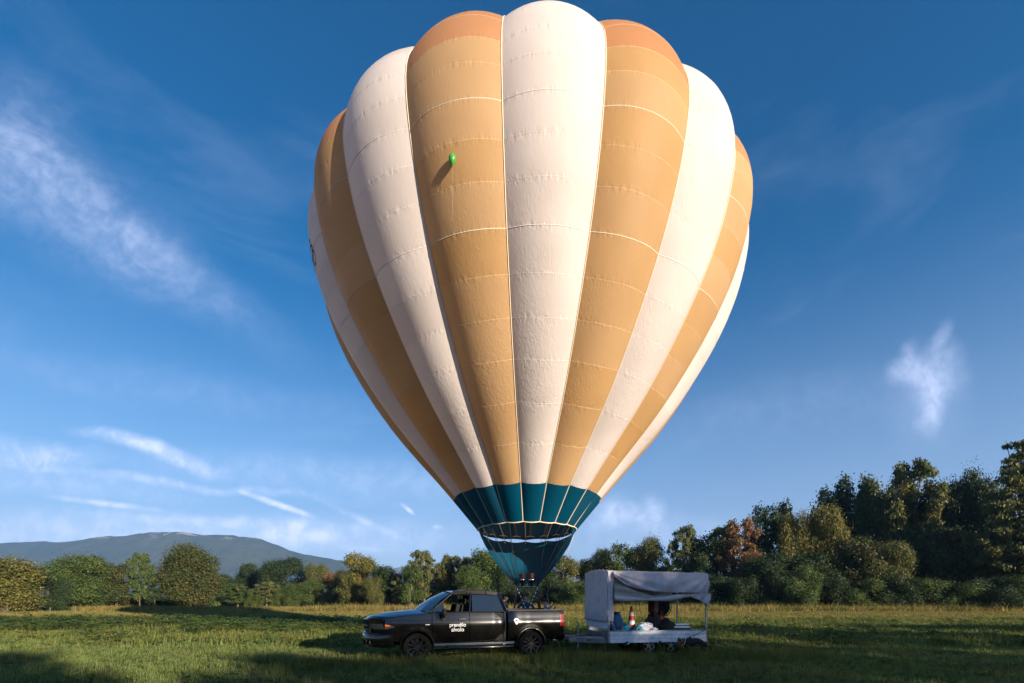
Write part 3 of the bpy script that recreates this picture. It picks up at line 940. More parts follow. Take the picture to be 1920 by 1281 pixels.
def panel_rows(g, s0, s1, nv=4, nu=12, inset=0.0):
    rows = []
    fr = [i / nv for i in range(nv + 1)]
    for f in fr:
        off = -inset if f in (0, 1) else 0.0
        rows.append([env_pt(s0 + (s1 - s0) * f, g, -1 + 2 * i / nu, off) for i in range(nu + 1)])
    return rows


def env_normal(s, g, w):
    e = 0.05
    s = min(s, ENVL * 0.985)
    w0, w1 = max(-1, w - 0.04), min(1, w + 0.04)
    du = env_pt(s, g, w1) - env_pt(s, g, w0)
    dv = env_pt(s + e, g, w) - env_pt(s - e, g, w)
    return du.cross(dv).normalized()


def panel(g, s0, s1, nv, nu, name, mat):
    rows = panel_rows(g, s0, s1, nv, nu)
    mb = MB().grid(rows)
    me = bpy.data.meshes.new(name); me.from_pydata([tuple(p) for p in mb.v], [], mb.f); me.update()
    me.materials.append(mat)
    me.polygons.foreach_set('use_smooth', [True] * len(me.polygons))
    me.normals_split_custom_set_from_vertices([env_normal(s0 + (s1 - s0) * j / nv, g, -1 + 2 * i / nu) for j in range(nv + 1) for i in range(nu + 1)])
    sa = me.attributes.new('seam', 'FLOAT', 'POINT')
    sa.data.foreach_set('value', [1.0 if j in (0, nv) else 0.0 for j in range(nv + 1) for i in range(nu + 1)])
    o = bpy.data.objects.new(name, me); col.objects.link(o); o.parent = balloon
    return o


for g in VIS:
    for k in range(NROW):
        panel(g, rows_s[k], rows_s[k + 1], 5, 14, 'fabric_panel', gore_colour(g, k))
for clr in (M_WHITEF, M_TANF, M_ORANGEF):
    mb = MB()
    for g in range(NG):
        if g in VIS: continue
        for k in range(NROW):
            if gore_colour(g, k) is clr: mb.grid(panel_rows(g, rows_s[k], rows_s[k + 1], nv=2, nu=8))
    o = mb.build('rear_panels', clr, balloon, merge=False, angle=80)
    o['kind'] = 'stuff'
for g in range(NG):
    MB().grid(panel_rows(g, -1.38, 0, nv=4)).build('base_panel', M_TEALF, balloon, merge=False, angle=80)


def ribbon(points, normals, w, mat, name, parent):
    mb = MB()
    rows = [[], [], []]
    for i, (p, n) in enumerate(zip(points, normals)):
        d = (points[min(i + 1, len(points) - 1)] - points[max(i - 1, 0)]).normalized()
        x = d.cross(n).normalized()
        rows[0].append(p - x * w / 2); rows[1].append(p + n * w * 0.35); rows[2].append(p + x * w / 2)
    mb.grid(rows)
    return mb.build(name, mat, parent, merge=False)


for g in range(NG):      # vertical load tapes on the seams
    ss = list(np.linspace(0.0, ENVL * 0.99, 60))
    P = [env_pt(s, g, -1, 0.016) for s in ss]
    Nn = [(env_pt(s, g, -1, 0.1) - env_pt(s, g, -1, 0.0)).normalized() for s in ss]
    ribbon(P, Nn, 0.026, M_CREAM, 'load_tape', balloon)
    ss = list(np.linspace(-1.38, 0.0, 10))
    P = [env_pt(s, g, -1, 0.004) for s in ss]
    Nn = [(env_pt(s, g, -1, 0.1) - env_pt(s, g, -1, 0.0)).normalized() for s in ss]
    ribbon(P, Nn, 0.042, M_CREAM, 'lower_load_tape', balloon)
STRONG = (6, 9)
for k in range(1, NROW):     # horizontal seams
    mw, mt = MB(), MB()
    for g in range(NG):
        ws = [-1 + 2 * i / 14 for i in range(15)]
        wd = 0.020 if k in STRONG else 0.010
        hh = 0.007 if k in STRONG else 0.0032
        rows = [[env_pt(rows_s[k] - wd / 2, g, w, 0.0005) for w in ws], [env_pt(rows_s[k], g, w, hh) for w in ws], [env_pt(rows_s[k] + wd / 2, g, w, 0.0005) for w in ws]]
        (mw if g % 2 == 0 else mt).grid(rows)
    mw.build('seam_tape', M_SEAMW, balloon, merge=False)['kind'] = 'stuff'
    mt.build('seam_tape', M_CREAM if k in STRONG else M_SEAMT, balloon, merge=False)['kind'] = 'stuff'
# teal to coloured cloth seam, mouth ring
mb = MB()
mb.tube([env_pt(-1.38, g, w, 0.0) for g in range(NG) for w in (-1, -0.5, 0, 0.5)] + [env_pt(-1.38, 0, -1)], 0.022, 6, cap=False)
mb.build('mouth_ring', M_CREAM, balloon, merge=False)


def scoop_r(z):
    return float(np.interp(z, [2.28, 2.62, 3.1, 3.7, 4.27], [0.46, 0.80, 1.20, 1.58, 1.82]))


rows = []
for i in range(22):
    row = []
    for k in range(97):
        f = i / 21
        lo_ = R(62 + 18 * math.sin(math.pi * f))
        a = lo_ + (2 * math.pi - 2 * lo_) * k / 96
        # the top edge sags between the cords, leaving a chain of open gaps
        sc_ = abs(math.sin((math.degrees(a) - 180) / 30 * math.pi + math.pi / 2 * 0))
        far = max(0.0, -math.cos(a))
        zt = 4.24 - (0.165 * min(1, far * 1.6) + 0.065 * sc_ * far)
        z = zt - (zt - 2.28) * f
        r_ = scoop_r(z)
        row.append(Vector((r_ * math.sin(a), -r_ * math.cos(a), z)))
    rows.append(row)
MB().grid(rows).build('scoop', M_TEALF, balloon, merge=False, angle=80)
rows = [[], []]
for k in range(97):
    a = R(72 + 216 * k / 96)
    sc_ = abs(math.sin((math.degrees(a) - 180) / 30 * math.pi)); far = max(0.0, -math.cos(a))
    for j, z in ((0, 4.28), (1, 4.28 - 0.150 * min(1, far * 1.6) + 0.04 * sc_ * far)):
        r_ = 1.83 - (0.03 if j else 0)
        rows[j].append(Vector((r_ * math.sin(a), -r_ * math.cos(a), z)))
MB().grid(rows).build('skirt', M_TEALF, balloon, merge=False)
for k in range(7):       # cords hanging inside the mouth
    a = R(180 + (k - 3) * 30)
    p0 = Vector((1.80 * math.sin(a), -1.80 * math.cos(a), 4.27)); p1 = Vector((1.69 * math.sin(a), -1.69 * math.cos(a), 3.96))
    a2 = R(180 + (k - 3) * 30)
    pu = Vector((2.3 * math.sin(a2), -2.3 * math.cos(a2), 4.95))
    MB().tube([pu, p0, p1], 0.017, 5).build('mouth_cord', M_CREAM, balloon)
FR = 0.36
for k, (sx_, sy_) in enumerate(((-1, -1), (1, -1), (1, 1), (-1, 1))):   # suspension cables down to the burner frame
    for j in (-1, 0, 1):
        a = math.atan2(sx_, -sy_) + j * R(24)
        p0 = Vector((1.85 * math.sin(a), -1.85 * math.cos(a), 4.27))
        MB().tube([p0, p0.lerp(Vector((sx_ * FR, sy_ * FR, 2.16)), 0.5) + Vector((0, 0, -0.0)), Vector((sx_ * FR, sy_ * FR, 2.14))], 0.010, 5).build('suspension_cable', M_CORD, balloon)
# black curled emblem printed on the white gore at the far left
em = MB()


def on_gore(g, w, s): return env_pt(s, g, w, 0.012)


def stroke(mb, pts, wd, g):
    P = [on_gore(g, *p) for p in pts]
    rows = [[], []]
    for i, p in enumerate(P):
        n = (env_pt(pts[i][1], g, pts[i][0], 0.1) - env_pt(pts[i][1], g, pts[i][0], 0)).normalized()
        d = (P[min(i + 1, len(P) - 1)] - P[max(i - 1, 0)]).normalized()
        x = d.cross(n).normalized()
        rows[0].append(p - x * wd / 2); rows[1].append(p + x * wd / 2)
    mb.grid(rows)


S0 = 8.35
for cx_, cy_, rx_, ry_ in ((0.10, 0.62, 0.12, 0.10), (0.10, 0.34, 0.26, 0.16), (-0.06, 0.12, 0.14, 0.20), (0.26, 0.12, 0.14, 0.20)):
    stroke(em, [(cx_ + rx_ * math.cos(t), S0 + cy_ + ry_ * math.sin(t)) for t in np.linspace(0, 2 * math.pi, 17)], 0.07, 16)
em.build('printed_emblem', M_MARK, balloon, merge=False)

# basket, burners, frame hang under the envelope: one thing moving together
basket = MB()
bw, bd, bh = 1.15, 1.0, 1.12
for i in range(14):
    z = 0.08 + i * (bh - 0.1) / 13
    pts = []
    for k in range(40):
        a = 2 * math.pi * k / 40
        c_, s_ = math.cos(a), math.sin(a)
        e = 0.25
        x = math.copysign(abs(c_) ** e, c_) * bw / 2; y = math.copysign(abs(s_) ** e, s_) * bd / 2
        wob = 1 + 0.02 * (1 if (k + i) % 2 else -1)
        pts.append((x * wob, y * wob, z))
    pts.append(pts[0])
    basket.tube(pts, 0.042, 6, cap=False)
basket.box((0, 0, 0.05), (bw, bd, 0.06))
basket.build('basket', M_WICKER, balloon)
rim = MB(); pts = []
for k in range(41):
    a = 2 * math.pi * k / 40; c_, s_ = math.cos(a), math.sin(a)
    pts.append((math.copysign(abs(c_) ** 0.25, c_) * bw / 2, math.copysign(abs(s_) ** 0.25, s_) * bd / 2, bh + 0.03))
rim.tube(pts, 0.06, 8, cap=False).build('basket_rim', M_BROWN, balloon)
for sx_, sy_ in ((-1, -1), (1, -1), (1, 1), (-1, 1)):
    MB().tube([(sx_ * 0.50, sy_ * 0.42, bh), (sx_ * (FR + 0.02), sy_ * FR, 2.06)], 0.035, 8).build('padded_upright', M_BROWN, balloon)
fr = MB()
for a, b in (((-1, -1), (1, -1)), ((1, -1), (1, 1)), ((1, 1), (-1, 1)), ((-1, 1), (-1, -1))):
    fr.tube([(a[0] * 0.42, a[1] * FR, 2.13), (b[0] * 0.42, b[1] * FR, 2.13)], 0.02, 8)
fr.tube([(0, -FR, 2.13), (0, -FR, 2.34)], 0.022, 6)
fr.tube([(-0.25, 0, 2.13), (0.25, 0, 2.13)], 0.02, 6)
fr.build('burner_frame', M_CHROME, balloon)
for sx_ in (-1, 1):
    bu = MB(); x = sx_ * 0.165
    bu.lathe([(0.03, 2.15), (0.05, 2.18), (0.05, 2.30), (0.11, 2.36), (0.12, 2.40)], (x, 0, 0), 14)
    b_ = bu.build('burner', M_PLASTIC, balloon)
    co = MB()
    for i in range(6):
        z = 2.43 + i * 0.038
        co.tube([(x + 0.112 * math.cos(t), 0.112 * math.sin(t), z) for t in np.linspace(0, 2 * math.pi, 17)], 0.016, 6, cap=False)
    co.lathe([(0.10, 2.40), (0.10, 2.63), (0.108, 2.65)], (x, 0, 0), 14)
    co.build('coil', M_COPPER, b_)
    MB().lathe([(0.125, 2.385), (0.13, 2.40), (0.125, 2.425)], (x, 0, 0), 16).build('collar', M_CHROME, b_)
for s_ in (-1, 1):       # striped lines meeting low in front of the basket
    for j in range(13):
        f0, f1 = j / 13, (j + 1) / 13
        A = Vector((s_ * 0.38, -FR - 0.1, 2.08)); B_ = Vector((s_ * 0.03, -0.62, 1.24))
        q0 = A.lerp(B_, f0); q1 = A.lerp(B_, f1)
        q0.x -= s_ * 0.02 * math.sin(f0 * 3.1); q1.x -= s_ * 0.02 * math.sin(f1 * 3.1)
        MB().tube([q0, q1], 0.014, 5).build('striped_line', M_WHITE if j % 2 == 0 else M_CORD, balloon)

# little green balloon floating in front of the envelope
gpnt = at(848, 299, 10.09)
gb = thing('toy_balloon', 'small green party balloon on a string in front of the big tan gore', 'party balloon', gpnt)
MB().lathe([(0.0, 0.105), (0.04, 0.10), (0.07, 0.075), (0.082, 0.03), (0.076, -0.02), (0.055, -0.07), (0.025, -0.11), (0.008, -0.125)], (0, 0, 0), 18).build('bladder', M_GREENB, gb)
MB().lathe([(0.006, -0.122), (0.016, -0.14), (0.014, -0.145)], (0, 0, 0), 10).build('knot', M_GREENB, gb)
MB().tube([(0.004 * math.sin(i), 0.002 * i, -0.135 - 0.11 * i) for i in range(12)], 0.0009, 4).build('string', M_CREAM, gb)

# ------------------------------------------------------------------ pickup truck
TRK = thing('pickup_truck', 'black crew cab pickup truck with white lettering on its door, towing the trailer', 'pickup truck', (-1.40, 13.60, 0), R(16.5))
CX = [-2.80, -2.34, -1.90, -1.40, -1.10, -0.60, -0.20, 0.20, 0.60, 1.0, 1.06, 1.75, 2.4, 2.72, 2.82]
CW = [0.88, 0.945, 0.975, 0.997, 1.003, 1.005, 0.997, 0.980, 0.957, 0.935, 0.965, 0.968, 0.955, 0.945, 0.93]


def tw(x): return float(curve_cr(CX, CW, x))


def tbelt(x):     # height of the upper edge of the body side
    return float(np.interp(x, [-2.80, -2.72, -2.5, -2.0, -1.5, -1.12, -1.1, 1.03, 1.06, 1.12, 2.85], [1.04, 1.09, 1.14, 1.21, 1.27, 1.30, 1.31, 1.335, 1.36, 1.37, 1.38]))


ARCH = [(-1.50, 0.435, 0.40), (1.75, 0.435, 0.40)]


def tbot(x):
    z = float(np.interp(x, [-2.85, -2.55, -1.1, 1.0, 2.3, 2.85], [0.62, 0.60, 0.46, 0.46, 0.52, 0.60]))
    for cx_, r_, cz in ARCH:
        if abs(x - cx_) < r_: z = max(z, cz + math.sqrt(r_ * r_ - (x - cx_)**2))
    return z


SZ = [0.40, 0.46, 0.54, 0.66, 0.80, 0.93, 1.02, 1.07, 1.13, 1.22, 1.32, 1.42]
SY_ = [0.120, 0.085, 0.060, 0.038, 0.019, 0.005, 0.000, 0.010, 0.028, 0.048, 0.075, 0.11]


def side_pt(x, z, sgn, off=0.0):
    y = tw(x) - float(np.interp(z, SZ, SY_)) + off
    # swell over the wheel arches
    for cx_, r_, cz in ARCH:
        d = math.hypot(x - cx_, z - cz)
        if d < r_ + 0.16: y += 0.016 * (0.5 + 0.5 * math.cos(math.pi * max(0, d - r_) / 0.16))
    return Vector((x, sgn * y, z))


def side_panel(x0, x1, sgn, name, parent, top=None, zmin=None, label=None, ztop_fn=None):
    xs = list(np.arange(x0, x1, 0.045)) + [x1]
    rows = []
    for x in xs:
        zb = max(tbot(x), zmin or 0); zt = (ztop_fn or tbelt)(x)
        row = [side_pt(x, zb, sgn) - Vector((0, sgn * 0.05, 0.0))]
        row += [side_pt(x, zb + (zt - zb) * i / 16, sgn) for i in range(17)]
        row.append(side_pt(x, zt, sgn) - Vector((0, sgn * 0.05, -0.008)))
        rows.append(row)
    # fold the ends inward so that the shut line has depth
    e0 = [p - Vector((0, sgn * 0.05, 0)) for p in rows[0]]; e1 = [p - Vector((0, sgn * 0.05, 0)) for p in rows[-1]]
    return MB().grid([e0] + rows + [e1]).build(name, M_PAINT, parent, angle=50, label=label)


for sgn in (-1, 1):
    fe = side_panel(-2.34, -1.105, sgn, 'fender', TRK)
    d1 = side_panel(-1.09, -0.065, sgn, 'door', TRK)
    d2 = side_panel(-0.05, 0.99, sgn, 'door', TRK)
    bs = side_panel(1.07, 2.80, sgn, 'bed_side', TRK)
    for d, xh in ((d1, -0.27), (d2, 0.72)):
        h = MB()
        p = side_pt(xh, 1.135, sgn, 0.028)
        h.box(p, (0.20, 0.03, 0.035)); h.box(p - Vector((0.09, sgn * 0.02, 0)), (0.03, 0.05, 0.03)); h.box(p + Vector((0.09, -sgn * 0.02, 0)), (0.03, 0.05, 0.03))
        h.build('handle', M_CHROME if sgn < 0 else M_PAINT, d, bevel=0.008)
    # wheel arch lips
    for (cx_, r_, cz), par in ((ARCH[0], fe), (ARCH[1], bs)):
        r0 = []; r1 = []; r2 = []
        for i in range(25):
            a = R(-8 + 196 * i / 24)
            for lst, rr_, oo in ((r0, r_ - 0.02, -0.02), (r1, r_ + 0.004, -0.006), (r2, r_ + 0.028, -0.010)):
                x = cx_ + rr_ * math.cos(a); z = cz + rr_ * math.sin(a)
                lst.append(Vector((x, sgn * (tw(x) + 0.028 + oo), z)))
        MB().grid([r0, r1, r2]).build('arch_lip', M_PAINT, par)
    # running board
    sb = MB()
    sb.tube([(-1.02, sgn * 0.99, 0.34), (-0.96, sgn * 1.03, 0.345), (1.14, sgn * 1.03, 0.345), (1.20, sgn * 0.99, 0.34)], 0.045, 10)
    for x in (-0.8, 0.05, 0.95): sb.beam((x, sgn * 1.0, 0.35), (x, sgn * 0.82, 0.48), 0.05)
    sb.build('side_step', M_PAINT, TRK)
    MB().beam((-1.05, sgn * 0.955, 0.44), (1.25, sgn * 0.955, 0.44), 0.03, 0.07).build('sill_trim', M_CHROME if sgn < 0 else M_PLASTIC, TRK, bevel=0.01)
    # mirror
    mi = MB()
    mi.sphere((-0.80, sgn * 1.16, 1.31), (0.075, 0.13, 0.135), 12, 8)
    mi.build('mirror', M_PLASTIC, TRK)
    MB().beam((-0.88, sgn * 0.93, 1.27), (-0.82, sgn * 1.10, 1.29), 0.06, 0.05).build('mirror_arm', M_PLASTIC, TRK)
    # tail lamp
    MB().grid([[side_pt(x, z, sgn, 0.012) for z in np.linspace(0.90, 1.24, 7)] for x in np.linspace(2.66, 2.82, 5)]).build('taillight', M_RED, TRK)

# cab core, sealed dark interior shell under the belt, floor
core = MB()
core.box((-0.05, 0, 0.62), (2.14, 1.70, 0.30)); core.box((-1.90, 0, 0.80), (1.45, 1.10, 0.52)); core.box((1.95, 0, 0.60), (1.8, 1.1, 0.18))
core.box((0.98, 0, 0.95), (0.06, 1.80, 0.80)); core.box((-1.1, 0, 0.98), (0.08, 1.80, 0.66))
core.box((0.0, 0, 0.47), (5.3, 0.9, 0.12))
for sgn in (-1, 1):
    core.box((-0.05, sgn * 0.86, 0.90), (2.10, 0.04, 0.78))
core.build('chassis', M_INT, TRK)
for cx_, r_, cz in ARCH:
    for sgn in (-1, 1):
        w_ = MB()
        w_.lathe([(r_ + 0.01, -0.16), (r_ + 0.01, 0.16)], (cx_, sgn * 0.80, cz), 24, 'Y', R(-10), R(190))
        w_.build('wheel_well', M_INT, TRK)
seats = MB()
for x, y in ((-0.45, -0.42), (-0.45, 0.42), (0.50, -0.42), (0.50, 0.42)):
    seats.box((x, y, 0.95), (0.5, 0.5, 0.16)); seats.beam((x + 0.24, y, 0.95), (x + 0.34, y, 1.52), 0.48, 0.12); seats.box((x + 0.36, y, 1.62), (0.10, 0.26, 0.16))
seats.build('seats', M_INT, TRK, bevel=0.03)
MB().box((-1.02, 0, 1.22), (0.34, 1.6, 0.20)).build('dashboard', M_INT, TRK, bevel=0.04)
MB().tube([(-0.80 + 0.05 * math.sin(t), 0.42 + 0.19 * math.cos(t), 1.25 + 0.19 * math.sin(t)) for t in np.linspace(0, 2 * math.pi, 17)], 0.015, 6, cap=False).build('steering_wheel', M_INT, TRK)

# nose: everything follows one bowed line in plan


def nose(t, off=0.0, w=0.935):
    x = -2.86 + 0.52 * abs(t)**2.5 - off
    return x, w * t


# hood with raised centre
rows = []
for i in range(24):
    f = i / 23
    row = []
    for t in np.linspace(-1, 1, 29):
        at_ = abs(t)
        x0, y0 = nose(t, 0.0, 0.90)
        x = x0 + (-1.10 - x0) * f
        y = (tw(max(x, -2.34)) - 0.075) * t if f > 0.08 else y0 + ((tw(max(x, -2.34)) - 0.075) * t - y0) * (f / 0.08)
        zt = float(np.interp(x, [-2.88, -2.70, -2.34, -2.0, -1.5, -1.1], [1.13, 1.155, 1.185, 1.22, 1.27, 1.305]))
        zc = float(np.interp(x, [-2.88, -2.76, -2.34, -1.8, -1.1], [1.175, 1.235, 1.30, 1.36, 1.405]))
        z = zt + 0.004 + (zc - zt) * (1 - at_**2.6) - 0.05 * max(0, 1 - f * 14)**2
        if 0.30 < at_ < 0.62: z += 0.016 * math.sin(math.pi * (at_ - 0.30) / 0.32) * min(1, f * 4)
        row.append(Vector((x, y, z)))
    rows.append(row)
MB().grid(rows).build('hood', M_PAINT, TRK, angle=60)
MB().beam((-1.13, -0.84, 1.325), (-1.13, 0.84, 1.325), 0.22, 0.05).build('cowl', M_PLASTIC, TRK)
# greenhouse
AB = [(-1.16, 0.905, 1.32), (-0.50, 0.715, 1.865)]
RF = [(-0.50, 0.715, 1.865), (-0.10, 0.725, 1.895), (0.45, 0.725, 1.885), (0.80, 0.715, 1.85)]
CB = [(0.80, 0.715, 1.85), (1.00, 0.90, 1.33)]
rows = []
for x in np.linspace(-0.56, 0.82, 14):
    zr = float(np.interp(x, [-0.56, -0.1, 0.45, 0.82], [1.872, 1.915, 1.91, 1.875]))
    row = []
    for t in np.linspace(-1, 1, 15):
        cz = zr + 0.055 * (1 - abs(t)**2.4)
        row.append(Vector((x - (0.10 * (1 - t * t) if x < -0.4 else 0) * (1 - (x + 0.56) / 0.16 if x < -0.4 else 0), t * 0.735, cz)))
    rows.append(row)
MB().grid(rows).build('roof', M_PAINT, TRK)
for sgn in (-1, 1):
    pl = MB()
    S = lambda p: (p[0], sgn * p[1], p[2])
    pl.beam(S(AB[0]), S(AB[1]), 0.035, 0.05)
    for i in range(3): pl.beam(S(RF[i]), S(RF[i + 1]), 0.05, 0.12)
    pl.beam(S(CB[0]), S(CB[1]), 0.05, 0.15)
    pl.beam(S((-0.05, 0.905, 1.31)), S((0.0, 0.728, 1.875)), 0.04, 0.085)
    pl.beam(S((-1.2, 0.915, 1.325)), S((1.02, 0.915, 1.34)), 0.035, 0.035)
    pl.build('cab_frame', M_PAINT, TRK, bevel=0.012)
    # side glass: rear window up, front window wound down except its fixed corner
    zf = lambda z: 0.895 - (z - 1.32) * 0.335
    g2 = [(0.03, 1.335), (0.95, 1.35), (0.86, 1.60), (0.79, 1.79), (0.40, 1.815), (0.045, 1.82)]
    vs = [Vector((x, sgn * (zf(z) + 0.004), z)) for x, z in g2]
    MB().add(vs, [tuple(range(6))]).build('side_window', M_GLASS, TRK, smooth=False)
    g1 = [(-1.08, 1.335), (-0.78, 1.335), (-0.78, 1.62)]
    MB().add([Vector((x, sgn * (zf(z) + 0.004), z)) for x, z in g1], [(0, 1, 2)]).build('quarter_window', M_GLASS, TRK, smooth=False)
    MB().beam(S((-0.775, 0.895, 1.32)), S((-0.775, 0.79, 1.64)), 0.02, 0.03).build('window_bar', M_PLASTIC, TRK)
rows = []
for i in range(9):
    f = i / 8
    row = []
    for t in np.linspace(-1, 1, 15):
        xb = -1.52 + 0.36 * abs(t)**2.2; zb = 1.395 - 0.055 * abs(t)**2; yb = 0.86 * t
        xt = -0.62 + 0.11 * abs(t)**2.2; zt = 1.925 - 0.05 * abs(t)**2; yt = 0.69 * t
        row.append(Vector((xb + (xt - xb) * f - 0.03 * math.sin(math.pi * f), yb + (yt - yb) * f, zb + (zt - zb) * f + 0.035 * math.sin(math.pi * f))))
    rows.append(row)
MB().grid(rows).build('windscreen', M_WSGLASS, TRK)
MB().grid([[Vector((-1.54 + 0.36 * abs(t)**2.2, 0.86 * t, 1.375 - 0.05 * t * t)) for t in np.linspace(-1, 1, 15)], [Vector((-1.42 + 0.32 * abs(t)**2.2, 0.86 * t, 1.40 - 0.05 * t * t)) for t in np.linspace(-1, 1, 15)]]).build('wiper_cowl', M_PLASTIC, TRK)
MB().add([(0.985, -0.86, 1.34), (0.985, 0.86, 1.34), (0.83, 0.68, 1.84), (0.83, -0.68, 1.84)], [(0, 1, 2, 3)]).build('rear_window', M_GLASS, TRK, smooth=False)
# front face, grille, lamps


def face(t0, t1, z0, z1, off, name, mat, parent, nz=5, nt=16, bulge=0.0, zf=None, label=None):
    rows = []
    for i in range(nt + 1):
        t = t0 + (t1 - t0) * i / nt
        a_, b_ = (z0, z1) if zf is None else zf(t)
        row = []
        for j in range(nz + 1):
            k = j / nz
            x, y = nose(t, off + bulge * math.sin(math.pi * k))
            zz_ = a_ + (b_ - a_) * k
            row.append(Vector((x + 0.03 - 0.09 * (zz_ - 0.70) / 0.425, y, a_ + (b_ - a_) * k)))
        rows.append(row)
    return MB().grid(rows).build(name, mat, parent, angle=60, label=label)


face(-1, 1, 0.70, 1.15, -0.01, 'front_face', M_PAINT, TRK, nt=32)
G_ = face(-0.60, 0.60, 0.79, 1.11, 0.012, 'grille', M_INT, TRK)
for z in (0.86, 0.975): face(-0.57, 0.57, z, z + 0.016, 0.022, 'grille_bar', M_CHROME, G_, nz=1)
face(-0.025, 0.025, 0.80, 1.10, 0.030, 'grille_bar', M_PAINT, G_, nt=2)
sur = MB()
P_ = [(*nose(t, 0.02), 1.125) for t in np.linspace(-0.62, 0.62, 13)] + [(*nose(t, 0.02), 0.785) for t in np.linspace(0.62, -0.62, 13)]
sur.tube(P_ + [P_[0]], 0.028, 8, cap=False)
sur.build('grille_surround', M_PAINT, G_)
for sgn in (-1, 1):
    hl = face(sgn * 0.66, sgn * 1.0, 0.87, 1.03, 0.006, 'headlight', M_LAMPG, TRK, nt=8, zf=lambda t: (0.865 + 0.02 * abs(t), 1.045 - 0.01 * abs(t)))
    rows = []
    for i in range(7):
        x = -2.34 + 0.24 * i / 6; k = 1 - 0.8 * i / 6
        rows.append([side_pt(x, 0.955 + 0.075 * k * t, sgn, 0.006) for t in (-1, -0.5, 0, 0.5, 1)])
    MB().grid(rows).build('lamp_side', M_LAMPG, hl)
    rows = []
    for i in range(5):
        x = -2.33 + 0.13 * i / 4
        rows.append([side_pt(x, 0.985 + 0.035 * (1 - i / 6) * t, sgn, 0.011) for t in (-1, 0, 1)])
    MB().grid(rows).build('indicator', M_AMBER, hl)
    face(sgn * 0.74, sgn * 0.98, 0.885, 0.900, 0.014, 'lamp_strip', M_CHROME, hl, nz=1, nt=5)


def bumper(fn, ztop, zlow, mat, sx):
    rows = []
    for t in np.linspace(-1, 1, 33):
        x0, y0 = fn(t)
        sl = [(-0.09, ztop + 0.01), (0.01, ztop), (0.045, ztop - 0.03), (0.03, (ztop + zlow) / 2), (-0.01, zlow + 0.05), (-0.06, zlow), (-0.16, zlow)]
        rows.append([Vector((x0 + sx * dx, y0, z)) for dx, z in sl])
    return MB().grid(rows).build('bumper', mat, TRK, angle=60)


bumper(lambda t: (-2.90 + 0.50 * abs(t)**2.8 + (0.30 * (abs(t) - 0.94) / 0.06 if abs(t) > 0.94 else 0), 0.975 * t / max(1, abs(t))), 0.745, 0.40, M_PAINT, -1)
MB().grid([[Vector((-2.945 + 0.50 * abs(t)**2.8, 0.975 * t, z)) for z in (0.44, 0.52, 0.60)] for t in np.linspace(-0.5, 0.5, 11)]).build('bumper_intake', M_INT, TRK)
for sgn in (-1, 1):
    fx = -2.90 + 0.50 * 0.76**2.8
    MB().lathe([(0.0, -0.075), (0.05, -0.07), (0.06, -0.04)], (fx, sgn * 0.74, 0.53), 14, 'X').build('fog_light', M_LAMPG, TRK)
    fx = -2.90 + 0.50 * 0.62**2.8
    MB().box((fx - 0.045, sgn * 0.60, 0.50), (0.02, 0.04, 0.18)).build('bumper_trim', M_PLASTIC, TRK)
bumper(lambda t: (2.88 - 0.10 * abs(t)**3.5, 0.95 * t), 0.66, 0.46, M_PLASTIC, 1)
MB().beam((2.8, 0, 0.42), (3.06, 0, 0.42), 0.07, 0.07).build('tow_bar', M_STEEL, TRK)
MB().sphere((3.06, 0, 0.49), 0.028).build('tow_ball', M_CHROME, TRK)
# cargo bed: front wall, floor, rails, tailgate
bed = MB()
bed.box((1.94, 0, 0.78), (1.70, 1.74, 0.05)); bed.box((1.10, 0, 1.06), (0.04, 1.80, 0.56)); bed.box((1.42, 0, 1.345), (0.04, 0.001, 0.001))
for sgn in (-1, 1):
    bed.box((1.94, sgn * 0.85, 1.06), (1.66, 0.03, 0.58))
    bed.box((1.94, sgn * 0.885, 1.372), (1.74, 0.10, 0.035))
bed.build('cargo_bed', M_PLASTIC, TRK, bevel=0.008)
tg = MB(); tg.box((2.81, 0, 1.06), (0.055, 1.62, 0.60)); tg.build('tailgate', M_PAINT, TRK, bevel=0.02)
# wheels


